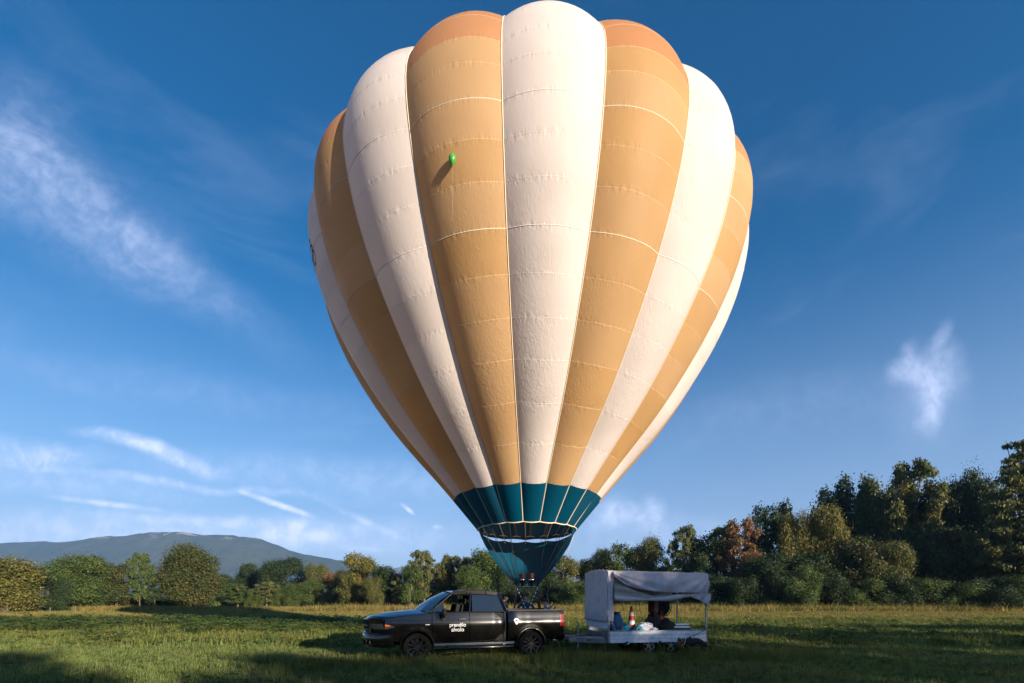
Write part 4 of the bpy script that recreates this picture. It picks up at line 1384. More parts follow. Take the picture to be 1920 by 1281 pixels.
def wheel(x, y, r, w, parent, rim_mat, hub=0.62, spokes=10, sgn=-1):
    t = MB().lathe([(r * hub, -w / 2), (r * 0.90, -w / 2), (r * 0.985, -w * 0.38), (r, -w * 0.15), (r, w * 0.15), (r * 0.985, w * 0.38), (r * 0.90, w / 2), (r * hub, w / 2)], (x, y, r), 32, 'Y').build('wheel', M_RUBBER, parent)
    rim = MB()
    rim.lathe([(r * hub, -w / 2), (r * (hub + 0.03), -w / 2 - 0.008), (r * (hub - 0.02), -w / 2 + 0.02), (r * (hub - 0.05), -w * 0.1), (r * (hub - 0.05), w / 2)], (x, y, r), 32, 'Y') if sgn < 0 else \
        rim.lathe([(r * hub, w / 2), (r * (hub + 0.03), w / 2 + 0.008), (r * (hub - 0.02), w / 2 - 0.02), (r * (hub - 0.05), w * 0.1), (r * (hub - 0.05), -w / 2)], (x, y, r), 32, 'Y')
    yo = y + sgn * (w / 2 - 0.015)
    for k in range(spokes):
        a = 2 * math.pi * k / spokes + 0.2
        rim.beam((x + 0.03 * math.cos(a), yo, r + 0.03 * math.sin(a)), (x + r * (hub - 0.01) * math.cos(a + 0.06), yo + sgn * 0.012, r + r * (hub - 0.01) * math.sin(a + 0.06)), 0.026, 0.02, up=(0, 1, 0))
    rim.lathe([(0.0, yo - 0.02), (0.06, yo - 0.02), (0.065, yo + 0.02), (0.0, yo + 0.02)], (x, 0, r), 14, 'Y')
    rim.build('rim', rim_mat, t)
    for k in range(5):
        a = 2 * math.pi * k / 5
        MB().sphere((x + 0.045 * math.cos(a), yo + sgn * 0.024, r + 0.045 * math.sin(a)), 0.010, 6, 4).build('wheel_nut', M_CHROME, t)
    MB().lathe([(r * (hub - 0.1), y), (0.0, y)], (x, 0, r), 20, 'Y').build('brake', M_INT, t)


for x in (-1.50, 1.75):
    for sgn in (-1, 1): wheel(x, sgn * 0.845, 0.385, 0.26, TRK, M_RIM, 0.66, sgn=sgn)

# lettering on the near front door, badge on the bed side


def text_mesh(txt, size, mat, name, parent, loc, rot, sx=1.0, ext=0.002, bold=0.0):
    cu = bpy.data.curves.new(name, 'FONT'); cu.body = txt; cu.size = size; cu.extrude = ext; cu.align_x = 'CENTER'; cu.offset = bold
    tmp = bpy.data.objects.new('tmp_text', cu); col.objects.link(tmp)
    bpy.context.view_layer.update()
    me = bpy.data.meshes.new_from_object(tmp.evaluated_get(bpy.context.evaluated_depsgraph_get()))
    bpy.data.objects.remove(tmp)
    me.name = name; me.materials.clear(); me.materials.append(mat)
    o = bpy.data.objects.new(name, me); col.objects.link(o)
    o.parent = parent; o.location = loc; o.rotation_euler = rot; o.scale = (sx, 1, 1)
    return o


near_door = [o for o in TRK.children if o.name.startswith('door')][0]
text_mesh('prendilo', 0.152, M_LET, 'lettering', near_door, (-0.40, -1.012, 0.935), (R(90), 0, R(0.8)), 0.90)
text_mesh('al volo'.replace(' ', ''), 0.165, M_LET, 'lettering', near_door, (-0.40, -1.008, 0.80), (R(90), 0, R(0.8)), 0.90)
bg_ = MB()
cx_, cz_ = 1.30, 1.07
for k in range(9):
    a0 = math.pi * k / 9 + 0.06; a1 = math.pi * (k + 1) / 9 - 0.06
    P4 = []
    for rr_, aa in ((0.030, a0), (0.080, a0), (0.080, a1), (0.030, a1)):
        P4.append(side_pt(cx_ + rr_ * math.cos(aa), cz_ + rr_ * math.sin(aa), -1, 0.004))
    bg_.add(P4, [(0, 1, 2, 3)])
P4 = [side_pt(cx_ + x, cz_ + z, -1, 0.004) for x, z in ((-0.066, -0.016), (0.066, -0.016), (0.024, -0.08), (0.010, -0.105), (-0.010, -0.105), (-0.024, -0.08))]
bg_.add(P4, [tuple(range(6))])
near_bed = [o for o in TRK.children if o.name.startswith('bed_side')][0]
bg_.build('round_emblem', M_LET, near_bed, smooth=False)
near_fender = [o for o in TRK.children if o.name.startswith('fender')][0]
MB().box(side_pt(-1.22, 1.00, -1, 0.004), (0.12, 0.008, 0.022)).build('badge', M_SILVER, near_fender)

# ------------------------------------------------------------------ trailer
TY_, TD = R(9), 13.45
TL, TWD = 3.14, 2.0
TRL = thing('cargo_trailer', 'small white dropside trailer with a drooping grey canvas canopy, hitched behind the pickup', 'trailer', (2.87, TD, 0), TY_)
FZ = 0.60
MB().box((TL / 2, TWD / 2, FZ - 0.03), (TL - 0.06, TWD - 0.06, 0.05)).build('floor', M_WOOD, TRL)
fr = MB()
for y in (0.05, TWD - 0.05, TWD / 2): fr.beam((0.02, y, FZ - 0.10), (TL - 0.02, y, FZ - 0.10), 0.05, 0.08)
for x in (0.03, 1.1, 2.1, TL - 0.03): fr.beam((x, 0.05, FZ - 0.10), (x, TWD - 0.05, FZ - 0.10), 0.05, 0.075)
fr.build('frame', M_STEEL, TRL)
# near and far dropsides made of ribbed planks, front and rear boards
for yy_ in (-0.02, TWD + 0.02):
    for k in range(3):
        z0 = 0.385 + k * 0.115
        MB().box((TL / 2 + 0.0, yy_, z0 + 0.056), (TL - 0.06, 0.028, 0.108)).build('side_plank', M_ALU, TRL, bevel=0.008)
    MB().box((TL / 2, yy_, 0.742), (TL - 0.04, 0.045, 0.026)).build('side_rail', M_STEEL, TRL, bevel=0.005)
    for x in (0.55, 1.6, 2.65):
        MB().box((x, yy_ + (-0.03 if yy_ < 0 else 0.03), 0.40), (0.05, 0.025, 0.07)).build('side_catch', M_CORD, TRL)
for xx_ in (-0.02, TL + 0.02):
    for k in range(2):
        MB().box((xx_, TWD / 2, 0.47 + k * 0.14), (0.03, TWD - 0.02, 0.13)).build('end_plank', M_ALUG, TRL, bevel=0.006)
MB().box((-0.03, TWD / 2, 0.90), (0.03, TWD - 0.04, 0.20)).build('front_board', M_ALU, TRL, bevel=0.01)
HN = 2.52
for (x, y, h0) in ((0.0, 0.0, 0.38), (TL, 0.0, 0.38), (0.0, TWD, 0.38), (TL - 0.02, TWD - 0.30, 0.40)):
    MB().beam((x, y, h0), (x, y, HN - 0.03), 0.045, 0.045).build('post', M_STEEL, TRL, bevel=0.005)
fb = MB()
fb.beam((0, 0, HN - 0.04), (TL, 0, HN - 0.09), 0.03); fb.beam((0, TWD, HN - 0.04), (TL, TWD, HN - 0.09), 0.03)
for x in (0.02, 1.1, 2.1, TL - 0.02): fb.tube([(x, 0, HN - 0.06), (x, TWD / 2, HN + 0.03), (x, TWD, HN - 0.06)], 0.014, 6)
fb.build('canopy_frame', M_STEEL, TRL)
db = MB()
db.beam((0.1, 0.25, FZ - 0.12), (-1.10, TWD / 2 + 0.08, 0.47), 0.07, 0.12); db.beam((0.1, TWD - 0.25, FZ - 0.12), (-1.10, TWD / 2 + 0.12, 0.47), 0.07, 0.12)
db.beam((-0.95, TWD / 2 + 0.1, 0.50), (-1.35, TWD / 2 + 0.14, 0.50), 0.09, 0.09)
db.build('drawbar', M_STEEL, TRL, bevel=0.008)
db2 = MB(); db2.beam((-0.02, 0.12, 0.44), (-1.05, 0.55, 0.46), 0.05, 0.14)
db2.build('drawbar_side', M_ALUG, TRL, bevel=0.006)
MB().box((-0.52, 0.30, 0.46), (0.13, 0.012, 0.05), Matrix.Rotation(R(-22.7), 3, 'Z')).build('red_reflector', M_RED, TRL)
jk = MB(); jk.tube([(-0.72, 0.72, 0.42), (-0.72, 0.72, 0.92)], 0.022, 8); jk.tube([(-0.72, 0.72, 0.92), (-0.64, 0.72, 0.96)], 0.012, 6); jk.tube([(-0.72, 0.72, 0.20), (-0.72, 0.72, 0.5)], 0.03, 8)
jk.build('jockey_stand', M_STEEL, TRL)
for x in (1.30, 2.02):
    for y, sgn in ((0.16, -1), (TWD - 0.16, 1)): wheel(x, y, 0.285, 0.16, TRL, M_SILVER, 0.60, 5, sgn)
MB().beam((0.95, 0.14, 0.60), (2.35, 0.14, 0.60), 0.16, 0.02).build('mudguard', M_PLASTIC, TRL)


def cloth(fn, nu, nv, name, mat, thick=0.012):
    rows = [[fn(i / nu, j / nv) for j in range(nv + 1)] for i in range(nu + 1)]
    o = MB().grid(rows).build(name, mat, TRL, merge=False, angle=80)
    s = o.modifiers.new('solid', 'SOLIDIFY'); s.thickness = thick; s.offset = 0
    return o


def wob(x, y, a=1.0):
    return a * (math.sin(x * 9 + y * 3) * 0.5 + math.sin(x * 17 - y * 7 + 1) * 0.3 + math.sin(x * 31 + y * 13) * 0.2)


# roof sheet, slightly gabled
cloth(lambda u, v: Vector((-0.04 + u * (TL + 0.07), -0.04 + v * (TWD + 0.08), HN - 0.055 * u + 0.085 * math.sin(math.pi * v)**0.7 + 0.004 * wob(u * 3, v * 2) - 0.03 * math.sin(math.pi * ((u * 3) % 1)) * math.sin(math.pi * v))), 40, 24, 'roof_canvas', M_TARP)
# front wall sheet
cloth(lambda u, v: Vector((-0.05 - 0.03 * (1 - v) + 0.012 * wob(u * 2, v * 2), -0.05 + u * (TWD + 0.10), 1.00 + 0.02 * math.sin(u * 40) + v * (HN - 0.99 + 0.085 * math.sin(math.pi * u)**0.7 * 1))), 40, 24, 'front_canvas', M_TARP)
# narrow front strip of the near side hanging full length
cloth(lambda u, v: Vector((-0.05 + u * (0.17 + 0.02 * math.sin(v * 9)), -0.05 - 0.012 * math.sin(v * 14 + u * 9), 1.02 + v * (HN - 1.02))), 8, 30, 'side_strip_canvas', M_TARP)


def drop_lo(u):
    # lower edge of the gathered side sheet, along the near side
    return float(np.interp(u, [0, 0.05, 0.12, 0.25, 0.40, 0.55, 0.75, 1.0], [2.36, 2.25, 2.12, 1.99, 1.93, 1.90, 1.88, 1.88]))


def side_sheet(u, v):
    x = 0.10 + u * (TL - 0.08)
    zt = HN - 0.01 - 0.055 * (x / TL)
    zl = drop_lo(u)
    z = zt + (zl - zt) * (1 - v)
    f = 1 - v
    # folds radiate from the two upper corners
    d1 = math.atan2(zt - z, x + 0.05); d2 = math.atan2(zt - z, TL + 0.1 - x)
    fold = 0.05 * math.sin(d1 * 26) * math.exp(-u * 2.2) + 0.045 * math.sin(d2 * 18 + 1) * math.exp(-(1 - u) * 2.4) + 0.02 * math.sin(x * 6 - z * 9)
    return Vector((x, -0.06 - 0.05 * f + fold * f * 1.1 - 0.04 * math.sin(math.pi * f), z))


cloth(side_sheet, 70, 20, 'side_canvas', M_TARP)


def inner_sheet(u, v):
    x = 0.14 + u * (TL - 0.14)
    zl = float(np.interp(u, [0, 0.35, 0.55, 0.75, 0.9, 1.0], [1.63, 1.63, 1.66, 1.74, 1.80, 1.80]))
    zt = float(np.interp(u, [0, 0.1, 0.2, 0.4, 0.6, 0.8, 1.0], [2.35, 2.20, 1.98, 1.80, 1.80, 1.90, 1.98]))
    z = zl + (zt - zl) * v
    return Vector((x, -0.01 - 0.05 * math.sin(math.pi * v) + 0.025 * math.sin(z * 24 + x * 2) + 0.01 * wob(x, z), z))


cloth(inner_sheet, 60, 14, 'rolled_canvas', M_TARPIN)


def band(u, v):
    x = 0.14 + u * (TL - 0.16)
    zc = float(np.interp(u, [0, 0.12, 0.3, 0.5, 0.75, 1.0], [1.72, 1.70, 1.68, 1.69, 1.78, 1.86]))
    a = 2 * math.pi * v
    r_ = 0.055 + 0.02 * math.sin(x * 4) + 0.008 * wob(x, v)
    return Vector((x, -0.05 + r_ * math.cos(a), zc + r_ * 1.1 * math.sin(a)))


cloth(band, 60, 12, 'canvas_roll', M_TARP, 0.004)
# flap hanging by the rear post
cloth(lambda u, v: Vector((2.55 + u * 0.66 + 0.02 * math.sin(v * 8), -0.08 + 0.035 * math.sin(u * 16 + v * 5), 1.86 - v * (0.10 + 0.32 * u**1.4) + 0.0)), 20, 12, 'hanging_flap', M_TARP)
cloth(lambda u, v: Vector((TL + 0.02 + u * 0.17 * (1 - 0.5 * abs(v - 0.4)), -0.05 + 0.05 * math.sin(u * 7) + 0.1 * u, 1.86 - v * 0.34 * (1 - 0.55 * u) - 0.06 * u)), 8, 10, 'corner_flap', M_TARP)
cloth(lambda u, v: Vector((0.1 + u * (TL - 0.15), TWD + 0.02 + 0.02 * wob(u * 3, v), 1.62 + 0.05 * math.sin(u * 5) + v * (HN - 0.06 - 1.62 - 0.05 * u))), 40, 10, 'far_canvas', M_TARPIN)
# back end sheet rolled up under the roof
cloth(lambda u, v: Vector((TL + 0.03 + 0.02 * math.sin(v * 9), -0.03 + u * (TWD + 0.06), 2.15 + v * (HN - 2.2))), 20, 8, 'rear_canvas', M_TARP)


def on_trl(x, y, z=FZ):
    c, s = math.cos(TY_), math.sin(TY_)
    return Vector((2.87 + c * x - s * y, TD + s * x + c * y, z))


# load on the trailer -------------------------------------------------------
tub = thing('plastic_tub', 'dark blue plastic tub lying tilted at the front of the trailer', 'tub', on_trl(0.44, 0.42, FZ + 0.20), TY_)
rot = Matrix.Rotation(R(-32), 3, 'Y')
tb = MB()
for k, (w0, z0) in enumerate([(0.22, 0.0), (0.27, 0.38)]): pass
ring = lambda w, z: [Vector((w * a, w * 0.85 * b, z)) for a, b in ((-1, -1), (1, -1), (1, 1), (-1, 1))]
r0, r1, r2, r3 = ring(0.19, 0.0), ring(0.25, 0.42), ring(0.235, 0.42), ring(0.175, 0.02)
vs = [rot @ p for p in r0 + r1 + r2 + r3]
fs = [(3, 2, 1, 0)]
for a in (0, 4, 8):
    for i in range(4): fs.append((a + i, a + (i + 1) % 4, a + 4 + (i + 1) % 4, a + 4 + i))
fs.append((12, 13, 14, 15))
MB().add(vs, fs).build('shell', M_BLUE, tub, smooth=False, bevel=0.015)
rr_ = [rot @ p for p in ring(0.262, 0.415)] ; rr_.append(rr_[0])
MB().tube(rr_, 0.016, 6, cap=False).build('rim', M_BLUE, tub)


def crumple(name, label, cat, loc, size, mat, seed, group=None, spikes=0.3):
    t = MB().sphere((0, 0, size[2] * 0.5), (size[0] / 2, size[1] / 2, size[2] / 2), 16, 10, noise=spikes, seed=seed)
    o = t.build(name, mat, None, angle=35)
    o.location = loc; o.rotation_euler = (0, 0, TY_)
    return tag(o, label, cat, group)


crumple('cloth_bundle', 'turquoise cloth bundle lying against the tilted blue tub', 'cloth', on_trl(0.66, 0.38, FZ - 0.0), (0.36, 0.3, 0.34), M_CYAN, 3)
crumple('rag', 'teal rag spilling over the side board in front of the traffic cone', 'rag', on_trl(0.98, 0.12, FZ - 0.02), (0.28, 0.22, 0.30), M_CYAN, 8)
crumple('plastic_bag', 'crumpled pale plastic bag between the cone and the black bags', 'bag', on_trl(1.32, 0.32, FZ), (0.46, 0.36, 0.36), M_BAGW, 5)
crumple('plastic_bag', 'low flattened pale bag spilling towards the black bags', 'bag', on_trl(1.52, 0.22, FZ), (0.36, 0.3, 0.22), M_BAGW, 6)
crumple('duffel_bag', 'big black bag standing beside the inflation fan', 'bag', on_trl(1.72, 0.62, FZ), (0.52, 0.5, 0.66), M_BAGB, 11, spikes=0.16)
crumple('duffel_bag', 'low black bag lying under the fan cage', 'bag', on_trl(2.08, 0.45, FZ), (0.52, 0.4, 0.44), M_BAGB, 12, spikes=0.16)
MB_s = MB().tube([on_trl(0.16, 0.16, 0.98), on_trl(0.22, 0.12, 0.86), on_trl(0.20, 0.10, 0.80), on_trl(0.30, 0.14, 0.74)], 0.02, 6)
tag(MB_s.build('rope_end', M_ROPE), 'pale rope end dangling at the front corner of the trailer', 'rope')
o = MB().tube([on_trl(0.42, 0.16, 0.78), on_trl(0.50, 0.15, 0.88)], 0.032, 8).build('handle_grip', M_CONE)
tag(o, 'short red grip sticking up in front of the blue tub', 'grip')
# cone
cn = thing('traffic_cone', 'red and white striped traffic cone standing on the trailer', 'traffic cone', on_trl(0.98, 0.62, FZ), TY_)
MB().box((0, 0, 0.02), (0.44, 0.44, 0.04)).build('base', M_CONE, cn, bevel=0.012)


def cr_(z): return 0.165 - (0.165 - 0.032) * z / 0.84


zc_ = [0.04, 0.30, 0.42, 0.57, 0.69, 0.86]
for i in range(5):
    off = 0.003 if i % 2 else 0
    z0, z1 = zc_[i], zc_[i + 1]
    pr = [(cr_(z0) + off, z0), (cr_(z1) + off, z1)]
    if i == 4: pr += [(0.022, z1 + 0.008), (0, z1 + 0.008)]
    MB().lathe(pr, (0, 0, 0), 24).build('white_band' if i % 2 else 'red_section', M_CONEW if i % 2 else M_CONE, cn)
# inflation fan: upright round cage, blades, motor with brown housing, red frame
fan = thing('inflation_fan', 'black caged petrol fan with brown housing at the middle of the trailer', 'fan', on_trl(2.02, 0.85, FZ), TY_ + R(25))
cg = MB()
fc = Vector((0.16, 0, 0.86)); fr_ = 0.31
for r_ in (0.08, 0.15, 0.22, 0.31):
    for yo in (-0.12, 0.12): cg.tube([(fc.x + r_ * math.cos(t), yo, fc.z + r_ * math.sin(t)) for t in np.linspace(0, 2 * math.pi, 25)], 0.014, 5, cap=False)
for k in range(16):
    a = 2 * math.pi * k / 16; c, s = math.cos(a), math.sin(a)
    cg.tube([(fc.x + 0.04 * c, -0.13, fc.z + 0.04 * s), (fc.x + fr_ * c, -0.12, fc.z + fr_ * s), (fc.x + fr_ * c, 0.12, fc.z + fr_ * s)], 0.007, 4)
cg.build('cage', M_CORD, fan)
MB().lathe([(0.0, 0.10), (0.27, 0.10), (0.30, 0.06), (0.30, -0.06)], (fc.x, 0, fc.z), 24, 'Y').build('shroud', M_BAGB, fan)
bl = MB()
for k in range(4):
    a = 2 * math.pi * k / 4 + 0.3
    c, s = math.cos(a), math.sin(a)
    bl.add([(fc.x + 0.03 * c, -0.03, fc.z + 0.03 * s), (fc.x + 0.28 * c - 0.06 * s, -0.05, fc.z + 0.28 * s + 0.06 * c), (fc.x + 0.28 * c + 0.06 * s, 0.05, fc.z + 0.28 * s - 0.06 * c), (fc.x + 0.05 * c + 0.03 * s, 0.02, fc.z + 0.05 * s - 0.03 * c)], [(0, 1, 2, 3)])
bl.build('blades', M_BAGB, fan)
hs_ = MB(); hs_.box((-0.28, 0, 0.90), (0.22, 0.26, 0.50)); hs_.build('housing', M_BROWN, fan, bevel=0.03)
rf = MB(); rf.beam((-0.1, -0.1, 0.02), (0.0, -0.1, 0.75), 0.05); rf.beam((0.45, -0.1, 0.02), (0.05, -0.1, 0.60), 0.05); rf.beam((-0.2, -0.1, 0.5), (0.2, -0.1, 0.42), 0.06)
rf.build('stand', M_REDW, fan)
MB().lathe([(0.0, -0.06), (0.13, -0.05), (0.14, 0.05), (0.0, 0.06)], (0.2, -0.12, 0.36), 14, 'Y').build('engine', M_BAGB, fan)
MB().box((-0.22, 0, 1.20), (0.26, 0.20, 0.07), Matrix.Rotation(R(-12), 3, 'Y')).build('fuel_tank', M_BAGW, fan, bevel=0.02)
for k, (dz, dx) in enumerate(((0.0, 0.04), (0.085, 0.0))):
    p = on_trl(2.36 + dx, 0.50, FZ + 0.21 + dz)
    o = MB().box((0, 0, 0), (0.92, 0.16, 0.05)).build('loading_ramp', M_WHITE, None, bevel=0.008)
    o.location = p; o.rotation_euler = (0, 0, TY_)
    tag(o, ('lower' if k == 0 else 'upper') + ' white plank of the stacked pair on the trailer rear', 'plank', 'white planks on the trailer')
o = MB().box((0, 0, 0), (0.86, 0.5, 0.18)).build('crate', M_BAGB, None, bevel=0.02)
o.location = on_trl(2.36, 0.55, FZ + 0.09); o.rotation_euler = (0, 0, TY_)
tag(o, 'flat black crate under the white planks', 'crate')

# ------------------------------------------------------------------ people and dog


def skin_body(name, joints, edges, mat, root=0, sub=2):
    keys = list(joints)
    me = bpy.data.meshes.new(name)
    me.from_pydata([joints[k][0] for k in keys], [(keys.index(a), keys.index(b)) for a, b in edges], [])
    o = bpy.data.objects.new(name, me); col.objects.link(o)
    m = o.modifiers.new('skin', 'SKIN')
    if not me.skin_vertices:
        bpy.context.view_layer.objects.active = o
    for i, k in enumerate(keys):
        r_ = joints[k][1]
        me.skin_vertices[0].data[i].radius = (r_, r_) if not isinstance(r_, tuple) else r_
        me.skin_vertices[0].data[i].use_root = (i == root)
    s = o.modifiers.new('sub', 'SUBSURF'); s.levels = sub; s.render_levels = sub
    bpy.context.view_layer.update()
    me2 = bpy.data.meshes.new_from_object(o.evaluated_get(bpy.context.evaluated_depsgraph_get()))
    bpy.data.objects.remove(o)
    me2.name = name
    if isinstance(mat, (list, tuple)):
        me2.materials.clear()
        for q in mat: me2.materials.append(q)
    else:
        me2.materials.clear(); me2.materials.append(mat)
    me2.polygons.foreach_set('use_smooth', [True] * len(me2.polygons))
    o = bpy.data.objects.new(name, me2); col.objects.link(o)
    return o


def person(label, X, Y, rz, z0, shirt, hands, head_tilt=0.0, hair=M_HAIR, glove=None):
    """standing adult facing -y before rotation; hands: [(x,y,z) left, right] targets"""
    J = {}
    E_ = []

    def j(k, p, r_, par=None):
        J[k] = (Vector(p), r_)
        if par: E_.append((par, k))
    j('pelvis', (0, 0, 0.96), (0.155, 0.11)); j('waist', (0, 0, 1.10), (0.140, 0.105), 'pelvis'); j('chest', (0, -0.01, 1.32), (0.17, 0.12), 'waist')
    j('neck0', (0, 0, 1.46), 0.085, 'chest'); j('neck', (0, 0.0, 1.53), 0.056, 'neck0')
    hx = -0.03 - head_tilt * 0.06
    j('jaw', (0, -0.015 + head_tilt * 0.04, 1.60), (0.066, 0.078), 'neck'); j('head', (0, -0.005 + head_tilt * 0.05, 1.69), (0.078, 0.098), 'jaw'); j('crown', (0, 0.01 + head_tilt * 0.08, 1.765), (0.055, 0.07), 'head')
    for s, sd_ in ((-1, 'l'), (1, 'r')):
        j('hip' + sd_, (s * 0.09, 0, 0.90), 0.095, 'pelvis'); j('knee' + sd_, (s * 0.11, -0.02, 0.50), 0.062, 'hip' + sd_); j('calf' + sd_, (s * 0.115, 0.01, 0.34), 0.058, 'knee' + sd_)
        j('ankle' + sd_, (s * 0.12, 0.0, 0.09), 0.042, 'calf' + sd_); j('toe' + sd_, (s * 0.13, -0.17, 0.04), 0.036, 'ankle' + sd_)
        sh = Vector((s * 0.19, 0, 1.42)); hnd = Vector(hands[0 if s < 0 else 1])
        j('sh' + sd_, sh, 0.068, 'chest')
        d = hnd - sh; L = d.length; ln = 0.56
        if L > ln: hnd = sh + d * (ln / L); L = ln
        mid = sh.lerp(hnd, 0.5); bend = math.sqrt(max(0, 0.30**2 - (L / 2)**2))
        el = mid + Vector((s * 0.6, 0.25, -0.75)).normalized() * bend
        j('el' + sd_, el, 0.045, 'sh' + sd_); j('fore' + sd_, el.lerp(hnd, 0.35), 0.042, 'el' + sd_); j('wr' + sd_, hnd, 0.028, 'fore' + sd_)
        fd = (hnd - el).normalized()
        pm_ = hnd + fd * 0.07
        j('palm' + sd_, pm_, (0.040, 0.020), 'wr' + sd_)
    o = skin_body('body', J, E_, [M_SKIN, shirt, M_TROUSER, M_PLASTIC], 0)
    me = o.data
    wr = [(J['wrl'][0], J['ell'][0]), (J['wrr'][0], J['elr'][0])]
    for p in me.polygons:
        c = p.center
        i = 1
        if c.z > 1.515 and abs(c.x) < 0.12 and abs(c.y) < 0.16: i = 0
        elif c.z < 0.10: i = 3
        elif c.z < 0.97 and abs(c.x) < 0.24 and min((c - w[0]).length for w in wr) > 0.2: i = 2
        for w, e in wr:
            if (c - w).length < 0.12 and (c - w).dot(w - e) > -0.010: i = 0
        p.material_index = i
    t = thing('person', label, 'person', (X, Y, z0), rz)
    o.parent = t
    for sd_ in 'lr':      # fingers curled around what is held
        w, e, pm_ = J['wr' + sd_][0], J['el' + sd_][0], J['palm' + sd_][0]
        fd = (w - e).normalized(); side = fd.cross(Vector((0, 1, 0))).normalized(); fw = side.cross(fd)
        fm = MB()
        for k, ln in enumerate((0.030, 0.034, 0.032, 0.026)):
            b0 = pm_ + side * (0.026 - 0.017 * k) + fd * 0.02
            fm.tube([b0, b0 + fd * ln, b0 + fd * ln * 1.3 - fw * ln, b0 + fd * ln * 0.4 - fw * ln * 1.3], [0.010, 0.0095, 0.009, 0.007], 6)
        b0 = w + side * 0.03 + fd * 0.02
        fm.tube([b0, b0 + side * 0.02 + fd * 0.025 - fw * 0.01, b0 + side * 0.012 + fd * 0.045 - fw * 0.03], [0.013, 0.011, 0.008], 6)
        fm.build('hand', glove or M_SKIN, t)
    hd = J['head'][0]
    hm = MB().sphere((hd.x, hd.y + 0.022, hd.z + 0.035), (0.090, 0.105, 0.098), 16, 10, noise=0.03, seed=4)
    hm.build('hair', hair, t)
    fm = MB()
    fm.sphere((0, hd.y - 0.105, hd.z - 0.03), (0.014, 0.022, 0.026), 8, 6)
    for s in (-1, 1): fm.sphere((s * 0.088, hd.y + 0.01, hd.z - 0.02), (0.012, 0.022, 0.032), 8, 6)
    fm.build('nose_and_ears', M_SKIN, t)
    em_ = MB()
    for s in (-1, 1): em_.sphere((s * 0.032, hd.y - 0.092, hd.z + 0.0), (0.013, 0.008, 0.008), 8, 5)
    em_.box((0, hd.y - 0.088, hd.z - 0.075), (0.045, 0.012, 0.008))
    em_.build('eyes_and_mouth', M_HAIR, t)
    return t


bz = BX - 0.02
person('person in a blue shirt standing in the basket under the burners', bz - 0.02, BY - 0.05, 0, 0.09, M_SHIRT, [(-0.30, -0.34, 1.20), (0.28, -0.34, 1.18)])
person('person in dark clothes half hidden behind the rear of the cab', -0.24, 16.6, R(-70), -0.03, M_SHIRTD, [(-0.25, -0.35, 1.25), (0.28, -0.40, 1.2)])
pc = at(1023, 1136, 16.6)
person('person in a light blue shirt gripping the crown rope behind the truck bed', pc.x, 16.6, R(40), -0.10, M_SHIRTL, [(0.02, -0.34, 1.56), (0.10, -0.36, 1.46)], head_tilt=1.0, glove=M_GLOVE)
r0 = at(1030, 1134, 16.3)
rp = [r0, at(1025.5, 1112, 16.3), at(1040, 1090, 16.3), at(1053, 1068, 16.4), at(1076, 1003, 16.7)]
mb = MB().tube(rp, 0.010, 5)
mb.tube([r0, r0 + Vector((0.03, 0, -0.3)), r0 + Vector((0.05, 0.02, -0.8)), r0 + Vector((0.15, 0.1, -1.40))], 0.010, 5)
tag(mb.build('crown_rope', M_ROPE), 'thin pale rope running from the held hands up to the balloon mouth', 'rope')
mb = MB().tube([at(1006, 1120, 16.9), at(1016, 1131, 16.7), r0], 0.008, 5)
tag(mb.build('tether_line', M_ROPE), 'short line sagging from the burner frame to the rope holder', 'rope')

# dog: sheepdog standing with lowered head, in front of the trailer's rear corner
DY = 13.2
DX = (1300 - 960) / F * DY
dog = thing('dog', 'black and tan shepherd dog with lowered head by the trailer rear, on a leash', 'dog', (DX, DY, 0), R(4))
J = {}; E_ = []


def dj(k, p, r_, par=None):
    J[k] = (Vector(p), r_)
    if par: E_.append((par, k))


dj('mid', (0.02, 0, 0.44), (0.118, 0.135)); dj('chest', (-0.17, 0, 0.43), (0.120, 0.155), 'mid'); dj('loin', (0.22, 0, 0.43), (0.100, 0.105), 'mid'); dj('rump', (0.38, 0, 0.38), (0.095, 0.105), 'loin')
dj('neck0', (-0.27, 0, 0.47), (0.090, 0.105), 'chest'); dj('neck1', (-0.35, 0, 0.45), (0.075, 0.085), 'neck0'); dj('skull', (-0.44, -0.01, 0.43), (0.068, 0.072), 'neck1'); dj('brow', (-0.49, -0.02, 0.38), (0.05, 0.055), 'skull')
dj('muzzle', (-0.53, -0.03, 0.31), (0.033, 0.036), 'brow'); dj('nose', (-0.55, -0.035, 0.26), (0.022, 0.022), 'muzzle')
dj('tail0', (0.47, 0, 0.34), 0.035, 'rump'); dj('tail1', (0.53, 0.0, 0.22), 0.042, 'tail0'); dj('tail2', (0.55, 0.0, 0.10), 0.022, 'tail1')
for s, sd_ in ((-1, 'n'), (1, 'f')):
    dj('sh' + sd_, (-0.20, s * 0.085, 0.34), 0.062, 'chest'); dj('elb' + sd_, (-0.15, s * 0.09, 0.24), 0.040, 'sh' + sd_); dj('wri' + sd_, (-0.17 - s * 0.03, s * 0.09, 0.11), 0.026, 'elb' + sd_)
    dj('paw' + sd_, (-0.18 - s * 0.03, s * 0.09, 0.03), 0.028, 'wri' + sd_); dj('toe' + sd_, (-0.23 - s * 0.03, s * 0.09, 0.022), 0.024, 'paw' + sd_)
    dj('hip' + sd_, (0.36, s * 0.075, 0.31), 0.075, 'rump'); dj('kne' + sd_, (0.29, s * 0.09, 0.22), 0.046, 'hip' + sd_); dj('hock' + sd_, (0.43, s * 0.09, 0.15), 0.024, 'kne' + sd_)
    dj('hp' + sd_, (0.42, s * 0.09, 0.035), 0.024, 'hock' + sd_); dj('ht' + sd_, (0.36, s * 0.09, 0.022), 0.023, 'hp' + sd_)
M_FURB = pmat('black_fur', (0.012, 0.010, 0.010), 0.8, bump=(40, 0.8, 0.015))
